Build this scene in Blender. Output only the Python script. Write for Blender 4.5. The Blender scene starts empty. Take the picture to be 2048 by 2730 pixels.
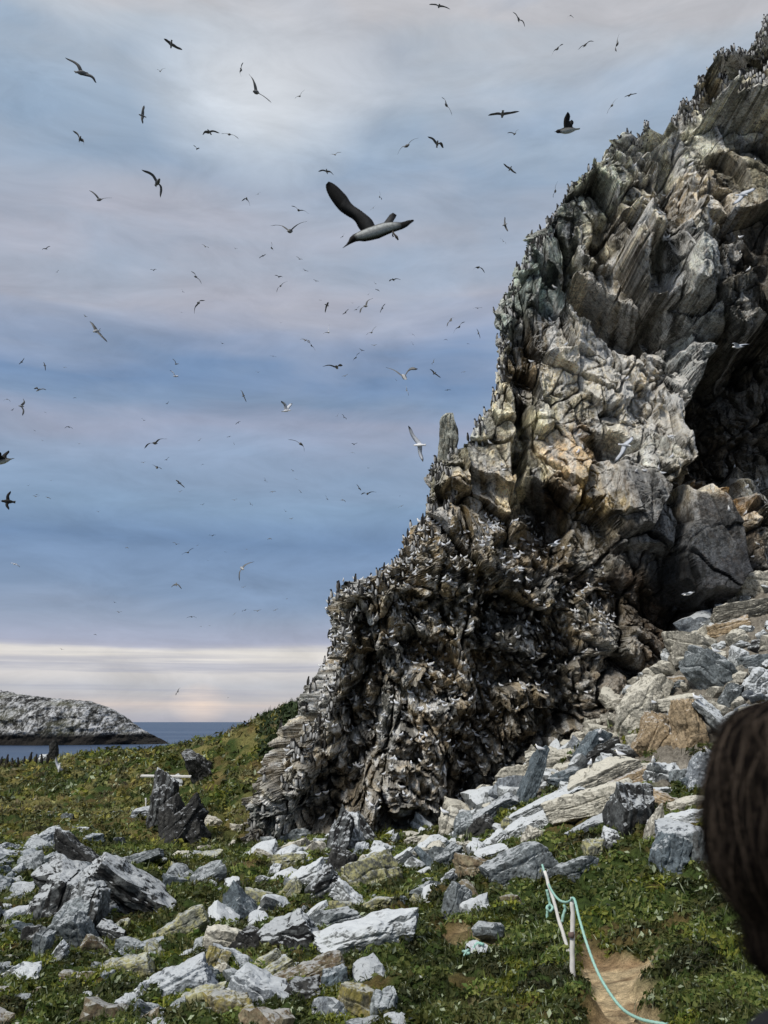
import bpy, math, random
import numpy as np
from mathutils import Vector, Matrix

# ------------------------------------------------------------------ camera, sky, sun, exposure
SC = bpy.context.scene
COL = SC.collection
F = 2400.0                        # focal length in pixels of the 2048 x 2730 photograph
TH = math.atan(560.0 / F)         # upward pitch: horizon 560 px under the middle
CZ = 12.0                         # camera height above the sea
ct, st = math.cos(TH), math.sin(TH)
cam_d = bpy.data.cameras.new('camera'); cam = bpy.data.objects.new('camera', cam_d); COL.objects.link(cam)
cam_d.sensor_fit = 'HORIZONTAL'; cam_d.sensor_width = 36.0; cam_d.lens = F / 2048 * 36.0
cam_d.clip_start = 0.05; cam_d.clip_end = 200000
cam.location = (0, 0, CZ); cam.rotation_euler = (math.pi / 2 + TH, 0, 0)
SC.camera = cam
cam_d.dof.use_dof = True; cam_d.dof.focus_distance = 30.0; cam_d.dof.aperture_fstop = 6.3
SC.view_settings.view_transform = 'Standard'; SC.view_settings.look = 'None'
SC.view_settings.exposure = 0.0; SC.view_settings.gamma = 1.0
SC.render.film_transparent = False

SUN_EL, SUN_AZ = 47.0, -137.0     # azimuth measured from +Y towards +X: the light comes from behind on the left
def lin(c):
    return tuple(((v / 255) / 12.92 if v / 255 <= 0.04045 else ((v / 255 + 0.055) / 1.055) ** 2.4) for v in c)
def pix_dir(px, py):
    x = (px - 1024) / F; u = (1365 - py) / F
    return np.array([x, ct - u * st, st + u * ct])
class NT:
    def __init__(s, tree):
        s.t = tree; s.n = tree.nodes; s.l = tree.links
    def add(s, typ, ins=None, **kw):
        n = s.n.new(typ)
        for k, v in kw.items(): setattr(n, k, v)
        for k, v in (ins or {}).items():
            if isinstance(v, bpy.types.NodeSocket): s.l.new(v, n.inputs[k])
            else: n.inputs[k].default_value = v
        return n
    def math(s, op, a, b=0.5, c=None, clamp=False):
        d = {0: a, 1: b}
        if c is not None: d[2] = c
        return s.add('ShaderNodeMath', d, operation=op, use_clamp=clamp).outputs[0]
    def mix(s, f, a, b, blend='MIX'):
        n = s.n.new('ShaderNodeMix'); n.data_type = 'RGBA'; n.blend_type = blend; n.clamp_factor = True
        for i, v in ((0, f), (6, a), (7, b)):
            if isinstance(v, bpy.types.NodeSocket): s.l.new(v, n.inputs[i])
            else: n.inputs[i].default_value = (tuple(v) + (1,) if i and len(v) == 3 else v)
        return n.outputs[2]
    def ramp(s, f, stops, interp='LINEAR'):
        n = s.n.new('ShaderNodeValToRGB'); s.l.new(f, n.inputs[0]); cr = n.color_ramp; cr.interpolation = interp
        while len(cr.elements) < len(stops): cr.elements.new(0.5)
        for e, (p, c) in zip(cr.elements, stops):
            e.position = p; e.color = tuple(c) + (1,) if hasattr(c, '__len__') else (c, c, c, 1)
        return n.outputs[0]
    def noise(s, vec, scale, detail=4, rough=0.55, dist=0.0):
        return s.add('ShaderNodeTexNoise', {'Vector': vec, 'Scale': scale, 'Detail': detail, 'Roughness': rough, 'Distortion': dist}).outputs[0]
    def scale(s, vec, sc, rot=(0, 0, 0)):
        return s.add('ShaderNodeMapping', {'Vector': vec, 'Scale': sc, 'Rotation': rot}).outputs[0]

W = bpy.data.worlds.new('World'); SC.world = W; W.use_nodes = True
wt = NT(W.node_tree); wt.n.clear()
def elev(py, px=520):
    d = pix_dir(px, py); return d[2] / np.linalg.norm(d)
E0, E1 = -0.05, 1.0
tc = wt.add('ShaderNodeTexCoord').outputs['Generated']
sep = wt.add('ShaderNodeSeparateXYZ', {0: tc})
# clouds lie in layers: the noise is stretched along the horizon
flat = wt.scale(tc, (1.6, 1.6, 9.0))
w1 = wt.noise(flat, 1.3, 4, 0.5)
flat2 = wt.scale(tc, (2.5, 2.5, 26.0))
w2 = wt.noise(flat2, 1.7, 5, 0.55)
zz = sep.outputs[2]
amp = wt.math('MULTIPLY', wt.math('SUBTRACT', zz, 0.03, clamp=True), 0.50, clamp=True)
warp = wt.math('ADD', wt.math('MULTIPLY', wt.math('SUBTRACT', w1, 0.5), wt.math('ADD', amp, 0.008)), wt.math('MULTIPLY', wt.math('SUBTRACT', w2, 0.5), 0.012))
ze = wt.math('ADD', zz, warp)
fac = wt.math('DIVIDE', wt.math('SUBTRACT', ze, E0), E1 - E0)
stops_px = [(2300, (112, 120, 134)), (1926, (172, 172, 184)), (1902, (192, 189, 193)), (1884, (216, 202, 195)), (1866, (196, 192, 194)), (1835, (188, 190, 198)),
            (1795, (212, 208, 207)), (1770, (203, 202, 208)), (1752, (224, 219, 214)), (1730, (226, 221, 215)), (1716, (168, 173, 196)),
            (1640, (142, 158, 184)), (1580, (124, 150, 184)), (1440, (106, 138, 178)), (1340, (126, 156, 189)), (1240, (138, 160, 190)), (1155, (150, 161, 187)),
            (1060, (120, 147, 181)), (965, (108, 139, 179)), (870, (146, 161, 189)), (760, (175, 178, 193)), (650, (166, 176, 194)), (470, (148, 170, 196)),
            (330, (160, 180, 202)), (130, (180, 190, 202)), (0, (190, 191, 197))]
stops = [(float((elev(p) - E0) / (E1 - E0)), lin(c)) for p, c in stops_px]
stops.append((0.85, lin((200, 203, 212)))); stops.append((1.0, lin((190, 198, 212))))
base = wt.ramp(fac, stops)
# loose lighter and bluer patches high up
big = wt.noise(wt.scale(tc, (2.2, 2.2, 3.8)), 1.9, 5, 0.5, 0.3)
hi = wt.math('MULTIPLY', wt.math('SUBTRACT', zz, 0.22, clamp=True), 2.6, clamp=True)
pale = wt.math('MULTIPLY', wt.math('MULTIPLY', wt.math('SUBTRACT', big, 0.50, clamp=True), 3.4, clamp=True), hi, clamp=True)
col = wt.mix(wt.math('MULTIPLY', pale, 0.75), base, lin((192, 193, 200)))
bl = wt.math('MULTIPLY', wt.math('MULTIPLY', wt.math('SUBTRACT', 0.47, big, clamp=True), 4.0, clamp=True), hi, clamp=True)
col = wt.mix(bl, col, lin((143, 168, 196)))
def spot(col, px, py, r, c, k):
    d = pix_dir(px, py); d = d / np.linalg.norm(d)
    off = wt.add('ShaderNodeVectorMath', {0: tc, 1: tuple(d)}, operation='SUBTRACT').outputs[0]
    off = wt.add('ShaderNodeVectorMath', {0: off, 1: (1.0, 1.0, 1.5)}, operation='MULTIPLY').outputs[0]
    ln = wt.add('ShaderNodeVectorMath', {0: off}, operation='LENGTH').outputs['Value']
    ln = wt.math('ADD', ln, wt.math('MULTIPLY', wt.math('SUBTRACT', big, 0.5), r * 1.2))
    m = wt.math('MULTIPLY', wt.math('SUBTRACT', 1.0, wt.math('DIVIDE', ln, r), clamp=True), k, clamp=True)
    m = wt.math('SMOOTH_MIN', m, 0.95, 0.2)
    return wt.mix(m, col, lin(c))
col = spot(col, 700, 235, 0.125, (216, 223, 231), 1.0)
col = spot(col, 900, 20, 0.16, (196, 196, 201), 0.6)
col = spot(col, 40, 290, 0.13, (140, 166, 194), 0.9)
col = spot(col, 540, 1882, 0.035, (240, 216, 198), 0.8)
wisp = wt.noise(wt.scale(tc, (5.0, 5.0, 16.0)), 1.6, 7, 0.62, 0.5)
col = wt.mix(1.0, col, wt.ramp(wisp, [(0.30, 0.86), (0.5, 1.0), (0.70, 1.13)]), 'MULTIPLY')
sky = wt.add('ShaderNodeTexSky', sky_type='NISHITA', sun_disc=False, sun_elevation=math.radians(SUN_EL), sun_rotation=math.radians(SUN_AZ))
skyc = wt.mix(1.0, sky.outputs[0], (0.10, 0.10, 0.10), 'MULTIPLY')
col = wt.mix(0.96, skyc, col)     # the clouds cover nearly all of the clear sky
hs_ = wt.n.new('ShaderNodeHueSaturation'); hs_.inputs['Saturation'].default_value = 0.90; wt.l.new(col, hs_.inputs['Color']); col = hs_.outputs[0]
stk = wt.noise(wt.scale(tc, (2.0, 2.0, 75.0)), 1.4, 5, 0.6, 0.3)
lowm = wt.math('MULTIPLY', wt.math('SUBTRACT', 1.0, wt.math('DIVIDE', wt.math('ABSOLUTE', wt.math('SUBTRACT', zz, 0.048)), 0.05), clamp=True), wt.ramp(stk, [(0.46, 0.0), (0.62, 0.85)]), clamp=True)
col = wt.mix(lowm, col, lin((168, 171, 186)))
bg = wt.add('ShaderNodeBackground', {'Color': col, 'Strength': 1.0})
wt.add('ShaderNodeOutputWorld', {'Surface': bg.outputs[0]})

sun_d = bpy.data.lights.new('sun', 'SUN'); sun = bpy.data.objects.new('sun', sun_d); COL.objects.link(sun)
sun_d.energy = 3.2; sun_d.angle = math.radians(13.0); sun_d.color = (1.0, 0.95, 0.87)
_e, _a = math.radians(SUN_EL), math.radians(SUN_AZ)
to_sun = Vector((math.sin(_a) * math.cos(_e), math.cos(_a) * math.cos(_e), math.sin(_e)))
sun.rotation_euler = to_sun.to_track_quat('Z', 'Y').to_euler()
sun.location = (-20, -10, 60)

# ------------------------------------------------------------------ helpers
def P(px, py, Y):
    d = pix_dir(px, py); t = Y / d[1]
    return np.array([d[0] * t, Y, CZ + d[2] * t])
def project(X, Y, Z):
    Zr = Z - CZ; f = Y * ct + Zr * st; u = -Y * st + Zr * ct
    return 1024 + F * X / f, 1365 - F * u / f
def hsh(ix, iy, seed, iz=0):
    h = (ix.astype(np.int64) * 374761393 + iy.astype(np.int64) * 668265263 + np.asarray(iz).astype(np.int64) * 2147483647 + seed * 1274126177) & 0xffffffff
    h = ((h ^ (h >> 13)) * 1274126177) & 0xffffffff
    h = ((h ^ (h >> 16)) * 2246822519) & 0xffffffff
    h = h ^ (h >> 13)
    return (h & 0xffffff).astype(np.float32) / float(0xffffff)
def vnoise(x, y, seed):
    ix = np.floor(x).astype(np.int64); iy = np.floor(y).astype(np.int64); fx = x - ix; fy = y - iy
    fx = fx * fx * (3 - 2 * fx); fy = fy * fy * (3 - 2 * fy)
    a = hsh(ix, iy, seed); b = hsh(ix + 1, iy, seed); c = hsh(ix, iy + 1, seed); d = hsh(ix + 1, iy + 1, seed)
    return (a * (1 - fx) + b * fx) * (1 - fy) + (c * (1 - fx) + d * fx) * fy
def fbm(x, y, seed, octv=4, g=0.5):
    s = 0.0; a = 1.0; t = 0.0
    for o in range(octv):
        s = s + a * vnoise(x * 2 ** o + 17.3 * o, y * 2 ** o - 9.1 * o, seed + o); t += a; a *= g
    return s / t
def vnoise3(p, seed):
    i = np.floor(p).astype(np.int64); f = p - i; f = f * f * (3 - 2 * f); out = 0
    for dx in (0, 1):
        for dy in (0, 1):
            for dz in (0, 1):
                w = (f[:, 0] if dx else 1 - f[:, 0]) * (f[:, 1] if dy else 1 - f[:, 1]) * (f[:, 2] if dz else 1 - f[:, 2])
                out = out + w * hsh(i[:, 0] + dx, i[:, 1] + dy, seed, i[:, 2] + dz)
    return out
def cells(x, y, seed, jit=0.9):
    """nearest cell of a jittered grid: random numbers of the cell, offset to its centre, distance to the border"""
    ix = np.floor(x).astype(np.int64); iy = np.floor(y).astype(np.int64)
    d1 = np.full(x.shape, 9.0, np.float32); d2 = d1.copy(); ox = np.zeros_like(d1); oy = np.zeros_like(d1)
    cx = ix.copy(); cy = iy.copy()
    for dx in (-1, 0, 1):
        for dy in (-1, 0, 1):
            jx, jy = ix + dx, iy + dy
            vx = (jx + 0.5 + jit * (hsh(jx, jy, seed) - 0.5) - x).astype(np.float32); vy = (jy + 0.5 + jit * (hsh(jx, jy, seed + 7) - 0.5) - y).astype(np.float32)
            d = vx * vx + vy * vy; m = d < d1
            d2 = np.where(m, d1, np.minimum(d2, d)); d1 = np.where(m, d, d1)
            ox = np.where(m, -vx, ox); oy = np.where(m, -vy, oy); cx = np.where(m, jx, cx); cy = np.where(m, jy, cy)
    return cx, cy, ox, oy, np.sqrt(d2) - np.sqrt(d1)
def cells3(p, seed, jit=0.85):
    i = np.floor(p).astype(np.int64); n = len(p); d1 = np.full(n, 9.0, np.float32); d2 = d1.copy(); off = np.zeros((n, 3), np.float32); key = np.zeros(n, np.float32)
    for dx in (-1, 0, 1):
        for dy in (-1, 0, 1):
            for dz in (-1, 0, 1):
                a, b, c = i[:, 0] + dx, i[:, 1] + dy, i[:, 2] + dz; h0 = hsh(a, b, seed, c)
                v = np.stack([p[:, 0] - a - 0.5 - jit * (h0 - 0.5), p[:, 1] - b - 0.5 - jit * ((h0 * 57.31) % 1.0 - 0.5), p[:, 2] - c - 0.5 - jit * ((h0 * 913.7) % 1.0 - 0.5)], 1).astype(np.float32)
                d = (v * v).sum(1); m = d < d1; d2 = np.where(m, d1, np.minimum(d2, d)); d1 = np.where(m, d, d1); off[m] = v[m]; key[m] = h0[m]
    return key, off, np.sqrt(d2) - np.sqrt(d1)
def in_poly(x, y, poly):
    r = np.zeros(np.shape(x), bool); n = len(poly)
    for i in range(n):
        (x1, y1), (x2, y2) = poly[i], poly[(i + 1) % n]
        if y1 == y2: continue
        c = ((y1 > y) != (y2 > y)) & (x < (x2 - x1) * (y - y1) / (y2 - y1) + x1)
        r ^= c
    return r
def poly_dist(x, y, poly):
    """signed distance, positive inside"""
    d = np.full(np.shape(x), 1e9); n = len(poly)
    for i in range(n):
        (x1, y1), (x2, y2) = poly[i], poly[(i + 1) % n]
        ex, ey = x2 - x1, y2 - y1; L = ex * ex + ey * ey + 1e-9
        t = np.clip(((x - x1) * ex + (y - y1) * ey) / L, 0, 1)
        d = np.minimum(d, (x - x1 - t * ex) ** 2 + (y - y1 - t * ey) ** 2)
    d = np.sqrt(d); return np.where(in_poly(x, y, poly), d, -d)
def sstep(a, b, v):
    t = np.clip((v - a) / (b - a), 0, 1); return t * t * (3 - 2 * t)
def tag(o, label=None, cat=None, group=None, kind=None):
    for k, v in (('label', label), ('category', cat), ('group', group), ('kind', kind)):
        if v: o[k] = v
    return o
def mesh_np(name, V, Fq, mat=None, parent=None, smooth=False, colors=None, link=True):
    """V (n,3), Fq (m,3|4) int"""
    V = np.asarray(V, np.float32); Fq = np.asarray(Fq, np.int32); k = Fq.shape[1]
    me = bpy.data.meshes.new(name); me.vertices.add(len(V)); me.vertices.foreach_set('co', V.ravel())
    me.loops.add(Fq.size); me.loops.foreach_set('vertex_index', Fq.ravel())
    me.polygons.add(len(Fq)); me.polygons.foreach_set('loop_start', np.arange(len(Fq), dtype=np.int32) * k)
    try: me.polygons.foreach_set('loop_total', np.full(len(Fq), k, np.int32))
    except Exception: pass
    if colors is not None:
        a = me.color_attributes.new('Col', 'FLOAT_COLOR', 'POINT')
        c = np.ones((len(V), 4), np.float32); c[:, :3] = colors[:, :3]
        if colors.shape[1] > 3: c[:, 3] = colors[:, 3]
        a.data.foreach_set('color', c.ravel())
    me.update(calc_edges=True)
    me.polygons.foreach_set('use_smooth', np.full(len(Fq), smooth, bool))
    if mat: me.materials.append(mat)
    if not link: return me
    o = bpy.data.objects.new(name, me); COL.objects.link(o)
    if parent: o.parent = parent
    return o
def grid_faces(nr, nc):
    i = np.arange(nr * nc).reshape(nr, nc)
    return np.stack([i[:-1, :-1], i[:-1, 1:], i[1:, 1:], i[1:, :-1]], -1).reshape(-1, 4)
def obj(name, me, parent=None):
    o = bpy.data.objects.new(name, me); COL.objects.link(o)
    if parent: o.parent = parent
    return o
def empty(name, loc):
    o = bpy.data.objects.new(name, None); COL.objects.link(o); o.location = tuple(loc); o.empty_display_size = 0.2
    return o
def tube(pts, rad, n=8, cap=True):
    """closed tube along points; rad scalar or list"""
    pts = np.asarray(pts, float); m = len(pts); rad = np.broadcast_to(np.asarray(rad, float), (m,))
    T = np.gradient(pts, axis=0); T /= np.linalg.norm(T, axis=1)[:, None] + 1e-12
    up = np.array([0.13, 0.21, 0.97]); V = []
    if abs(T[0] @ up) > 0.9: up = np.array([0.97, 0.2, 0.1])
    for i in range(m):
        a = np.cross(T[i], up); a /= np.linalg.norm(a) + 1e-12; b = np.cross(T[i], a)
        for k in range(n):
            w = 2 * math.pi * k / n; V.append(pts[i] + rad[i] * (math.cos(w) * a + math.sin(w) * b))
    Fc = []
    for i in range(m - 1):
        for k in range(n): Fc.append((i * n + k, i * n + (k + 1) % n, (i + 1) * n + (k + 1) % n, (i + 1) * n + k))
    if cap:
        V.append(pts[0]); V.append(pts[-1]); c0, c1 = len(V) - 2, len(V) - 1
        for k in range(n):
            Fc.append((c0, (k + 1) % n, k, k)); Fc.append((c1, (m - 1) * n + k, (m - 1) * n + (k + 1) % n, (m - 1) * n + (k + 1) % n))
    return np.array(V), Fc
def poly_mesh(name, V, Fc, mat, parent=None, smooth=True, cols=None, link=True):
    Fc = [tuple(dict.fromkeys(f)) for f in Fc]
    me = bpy.data.meshes.new(name); me.from_pydata([tuple(map(float, v)) for v in V], [], Fc)
    if cols is not None:
        a = me.color_attributes.new('Col', 'FLOAT_COLOR', 'POINT')
        c = np.ones((len(V), 4), np.float32); c[:, :np.shape(cols)[1]] = cols; a.data.foreach_set('color', c.ravel())
    me.polygons.foreach_set('use_smooth', np.full(len(me.polygons), smooth, bool)); me.update()
    if mat: me.materials.append(mat)
    return me if not link else obj(name, me, parent)
def catmull(pts, k=6):
    pts = np.asarray(pts, float); q = np.vstack([2 * pts[0] - pts[1], pts, 2 * pts[-1] - pts[-2]]); out = []
    for i in range(1, len(q) - 2):
        for t in np.arange(k) / k:
            out.append(0.5 * (2 * q[i] + (q[i + 1] - q[i - 1]) * t + (2 * q[i - 1] - 5 * q[i] + 4 * q[i + 1] - q[i + 2]) * t * t + (3 * q[i] - q[i - 1] - 3 * q[i + 1] + q[i + 2]) * t ** 3))
    out.append(pts[-1]); return np.array(out)

# ------------------------------------------------------------------ materials
def new_mat(name, rough=0.9, spec=0.2):
    m = bpy.data.materials.new(name); m.use_nodes = True; t = NT(m.node_tree); t.n.clear()
    b = t.add('ShaderNodeBsdfPrincipled', {'Roughness': rough, 'Specular IOR Level': spec}); o = t.add('ShaderNodeOutputMaterial', {'Surface': b.outputs[0]})
    return m, t, b
def plain_mat(name, col, rough=0.8, var=0.25, scale=20, spec=0.2):
    m, t, b = new_mat(name, rough, spec); v = t.add('ShaderNodeTexCoord').outputs['Object']
    n = t.noise(v, scale, 5, 0.6)
    c = t.mix(n, tuple(x * (1 - var) for x in col), tuple(min(1, x * (1 + var)) for x in col))
    t.l.new(c, b.inputs['Base Color'])
    bp = t.add('ShaderNodeBump', {'Strength': 0.3, 'Distance': 0.01, 'Height': n}); t.l.new(bp.outputs[0], b.inputs['Normal'])
    return m
def vcol_mat(name, rough=0.8, spec=0.2, var=0.0, scale=30, sss=False):
    m, t, b = new_mat(name, rough, spec); a = t.add('ShaderNodeAttribute', attribute_name='Col').outputs[0]
    if var:
        n = t.noise(t.add('ShaderNodeTexCoord').outputs['Object'], scale, 4, 0.6)
        a = t.mix(1.0, a, t.ramp(n, [(0.3, 1 - var), (0.7, 1 + var)]), 'MULTIPLY')
    t.l.new(a, b.inputs['Base Color']); return m
# ------------------------------------------------------------------ terrain
TC = []
for px, py, Y in [(-700, 2730, 12), (0, 2730, 11.5), (500, 2730, 10.5), (1000, 2730, 10), (1500, 2730, 9.2), (2048, 2730, 8.6), (2600, 2730, 8.4),
                  (-400, 2600, 15), (0, 2600, 14), (500, 2600, 13.5), (1000, 2600, 12.8), (1525, 2620, 11.7), (2048, 2560, 11.4),
                  (-500, 2450, 20), (0, 2450, 19), (500, 2450, 18.5), (1000, 2400, 19), (1500, 2400, 16.6), (2048, 2350, 15), (2500, 2350, 14),
                  (-500, 2300, 29), (0, 2300, 27), (500, 2300, 27), (900, 2280, 27), (1200, 2250, 27), (1500, 2200, 24), (1700, 2150, 22), (2048, 2130, 20), (2500, 2130, 19),
                  (-400, 2180, 38), (0, 2180, 38), (400, 2200, 36), (640, 2260, 33), (900, 2235, 32),
                  (1180, 2200, 32.6), (1400, 2040, 33.2), (1560, 1960, 33.6), (1650, 1850, 34.0), (1800, 1730, 34.6), (1920, 1630, 35.0), (2048, 1540, 35.4), (2400, 1440, 35.6),
                  (1650, 2000, 30), (1850, 1900, 28.5), (2048, 1870, 27), (2048, 1700, 31), (2500, 1850, 26), (1450, 2120, 28), (1300, 2180, 29.5),
                  (-500, 2110, 48), (0, 2110, 49), (300, 2100, 47), (500, 2110, 45), (700, 2090, 42),
                  (-600, 2060, 60), (-200, 2052, 60), (0, 2045, 60), (60, 2040, 60), (120, 2022, 62), (170, 1996, 66), (250, 1991, 71), (400, 1989, 73), (470, 1984, 71), (560, 1968, 66), (620, 1945, 62), (700, 1918, 58), (770, 1890, 55), (840, 1850, 52)]:
    q = P(px, py, Y); TC.append((q[0], q[1], q[2] - (0.75 if Y > 57 else 0.45 if Y > 44 else 0.12)))
TC += [(-90, 98, -1), (-60, 98, -1), (-35, 102, -1), (-10, 100, 0), (20, 100, 4), (60, 100, 8), (-110, 60, 6), (-90, 30, 8), (-60, 10, 9), (-30, -20, 10), (0, -25, 10.2), (30, -20, 11),
       (0, 0, 10.38), (-2, 2, 10.3), (2, 2, 10.35), (0.5, 1.0, 10.38), (0, 5, 9.6), (-6, 5, 9.4), (5, 5, 9.6), (45, 10, 15), (30, 20, 14), (40, 34, 20), (10, 45, 12), (25, 50, 15), (60, 60, 18), (5, 60, 11), (3.0, 38.5, 7.9), (6.5, 38.5, 9.3), (9.2, 38.5, 10.4), (11, 38.5, 12.2), (14, 39.5, 14.2), (17, 40, 16), (3, 44, 8.5)]
TC = np.array(TC)
def tps_k(r2): return 0.5 * r2 * np.log(r2 + 1e-9)
_n = len(TC); _K = tps_k((TC[:, None, 0] - TC[None, :, 0]) ** 2 + (TC[:, None, 1] - TC[None, :, 1]) ** 2) + np.eye(_n) * 1.5
_A = np.zeros((_n + 3, _n + 3)); _A[:_n, :_n] = _K; _Pm = np.c_[np.ones(_n), TC[:, 0], TC[:, 1]]; _A[:_n, _n:] = _Pm; _A[_n:, :_n] = _Pm.T
_w = np.linalg.solve(_A, np.r_[TC[:, 2], 0, 0, 0])
def ground_z(x, y):
    x = np.asarray(x, float); y = np.asarray(y, float); s = _w[_n] + _w[_n + 1] * x + _w[_n + 2] * y
    for i in range(_n): s = s + _w[i] * tps_k((x - TC[i, 0]) ** 2 + (y - TC[i, 1]) ** 2)
    return s
def hit(px, py):
    """where the line of sight through a point of the photograph meets the ground"""
    d = pix_dir(px, py); Y = np.geomspace(3, 100, 900); t = Y / d[1]; X = d[0] * t; Z = CZ + d[2] * t
    g = ground_z(X, Y); k = np.argmax(Z < g)
    if Z[k] >= g[k]: k = int(np.argmin(Z - g))
    return np.array([X[k], Y[k], g[k]])
def pix_poly(pts): return [tuple(hit(*p)[:2]) for p in pts]
PATH = pix_poly([(1545, 2525), (1640, 2535), (1750, 2560), (1745, 2600), (1725, 2640), (1725, 2690), (1730, 2760), (1760, 2950), (1560, 2950), (1570, 2760), (1565, 2680), (1560, 2630), (1535, 2590)])
PATH = PATH + []
SOIL = [pix_poly(p) for p in ([(630, 2305), (690, 2318), (680, 2332), (640, 2328)], [(500, 2395), (560, 2402), (600, 2425), (600, 2455), (560, 2440), (520, 2420)],
                              [(590, 2355), (640, 2340), (650, 2352), (600, 2372)], [(1150, 2490), (1230, 2470), (1330, 2500), (1330, 2530), (1200, 2540)], [(1900, 2500), (1985, 2500), (2000, 2560), (1920, 2550)],
                              [(1180, 2680), (1290, 2640), (1340, 2670), (1250, 2720)])]
SLOPE = pix_poly([(1120, 2225), (1500, 2140), (1760, 2120), (2060, 2080)]) + [(25, 25), (25, 36), (10, 35), (4, 33.2), (2.0, 33)]
def soil_mask(x, y):
    w = (fbm(x * 1.7, y * 1.7, 91, 3) - 0.5) * 1.0
    m = sstep(-0.12, 0.12, poly_dist(x, y, PATH) + w * 0.5)
    for s in SOIL: m = np.maximum(m, 0.5 * sstep(-0.1, 0.2, poly_dist(x, y, s) + w * 0.8))
    return m
def cushion(x, y):
    """cushions of leafy plants: domes of two sizes"""
    out = 0
    for sc, a, sd in ((0.60, 0.27, 3), (0.27, 0.12, 8)):
        u = x / sc + 0.6 * fbm(x / sc, y / sc, 5, 2); v = y / sc + 0.6 * fbm(x / sc + 40, y / sc, 6, 2)
        cx, cy, ox, oy, e = cells(u, v, sd)
        r = hsh(cx, cy, sd + 3)
        out = out + a * (0.4 + 0.6 * r) * np.sqrt(np.clip(e * 1.6, 0, 1))
    return out
def detail_z(x, y):
    far = np.clip(y / 45.0, 0.25, 1.6)
    sm = soil_mask(x, y)
    return ground_z(x, y) - 0.10 + (fbm(x * 0.35, y * 0.35, 21, 3) - 0.5) * 0.5 * far + (1 - 0.85 * sm) * cushion(x, y) + sm * (fbm(x * 3, y * 3, 77, 4) - 0.6) * 0.12 - sm * 0.04
Yr = np.r_[np.linspace(-14, 3, 60), np.geomspace(3.08, 104, 620)]
Tc = np.linspace(-1, 1, 760)
XX = Tc[None, :] * (9 + 0.82 * np.maximum(Yr, 0))[:, None] + 0.0
YY = np.repeat(Yr[:, None], len(Tc), 1)
xf, yf = XX.ravel(), YY.ravel()
zf = detail_z(xf, yf)
sm = soil_mask(xf, yf)
tuft = 0.8 * sstep(26, 40, yf) * sstep(0.45, 0.62, fbm(xf * 0.7, yf * 0.5, 33, 4)) * sstep(-2, -9, xf + 0.0)
gcol = np.array([[0.030, 0.046, 0.012]]) * (0.7 + 0.8 * fbm(xf * 2, yf * 2, 12, 4))[:, None]
brn = sstep(0.5, 0.66, fbm(xf * 0.8 + 50, yf * 0.8, 14, 4))[:, None]
gcol = gcol * (1 - brn * 0.8) + np.array([[0.095, 0.068, 0.028]]) * brn * 0.8
tan = np.array([[0.42, 0.33, 0.20]]) * (0.6 + 0.8 * fbm(xf * 3.3, yf * 3.3, 15, 4))[:, None]
dark_soil = np.array([[0.17, 0.10, 0.05]])
k2 = sstep(0.45, 0.6, fbm(xf * 1.1 + 9, yf * 1.1, 19, 3))[:, None]
tan = tan * (1 - 0.7 * k2) + dark_soil * 0.7 * k2
gcol = gcol * (1 - sm[:, None]) + tan * sm[:, None]
gcol = gcol * (1 - 0.75 * tuft[:, None]) + np.array([[0.22, 0.185, 0.07]]) * 0.75 * tuft[:, None]
foot = (sstep(31.5, 33.0, yf) * sstep(40, 37, yf) * sstep(-5, -3, xf))[:, None]; foot = np.maximum(foot, sstep(0.0, 0.6, poly_dist(xf, yf, SLOPE))[:, None]); gcol = gcol * (1 - foot) + np.array([[0.17, 0.155, 0.13]]) * (0.5 + fbm(xf * 2.6, yf * 2.6, 18, 4))[:, None] * foot
gm, t, b = new_mat('turf_soil', 0.95, 0.1)
a = t.add('ShaderNodeAttribute', attribute_name='Col').outputs[0]
v = t.add('ShaderNodeTexCoord').outputs['Object']
n1 = t.noise(v, 9, 6, 0.7); n2 = t.noise(v, 60, 3, 0.6)
c = t.mix(1.0, a, t.ramp(n1, [(0.3, 0.45), (0.7, 1.7)]), 'MULTIPLY')
c = t.mix(1.0, c, t.ramp(n2, [(0.3, 0.6), (0.7, 1.4)]), 'MULTIPLY')
t.l.new(c, b.inputs['Base Color'])
bp = t.add('ShaderNodeBump', {'Strength': 0.8, 'Distance': 0.06, 'Height': n1}); bp2 = t.add('ShaderNodeBump', {'Strength': 0.6, 'Distance': 0.015, 'Height': n2, 'Normal': bp.outputs[0]})
t.l.new(bp2.outputs[0], b.inputs['Normal'])
tag(mesh_np('ground', np.c_[xf, yf, zf], grid_faces(len(Yr), len(Tc)), gm, smooth=True, colors=gcol), kind='structure')

# sea to the horizon
sm_, t, b = new_mat('sea_water', 0.42, 0.35)
v = t.add('ShaderNodeTexCoord').outputs['Object']
n1 = t.noise(t.scale(v, (0.02, 0.06, 1)), 1.0, 6, 0.6); n2 = t.noise(t.scale(v, (0.0012, 0.006, 1)), 1.0, 5, 0.6)
c = t.mix(t.ramp(n2, [(0.4, 0.0), (0.62, 1.0)]), (0.030, 0.058, 0.115), (0.062, 0.098, 0.160))
t.l.new(c, b.inputs['Base Color'])
bp = t.add('ShaderNodeBump', {'Strength': 0.7, 'Distance': 1.6, 'Height': n1}); t.l.new(bp.outputs[0], b.inputs['Normal'])
S = 90000
tag(mesh_np('sea', [(-S, -2000, 0), (S, -2000, 0), (S, S, 0), (-S, S, 0)], [(0, 1, 2, 3)], sm_), kind='structure')

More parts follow.
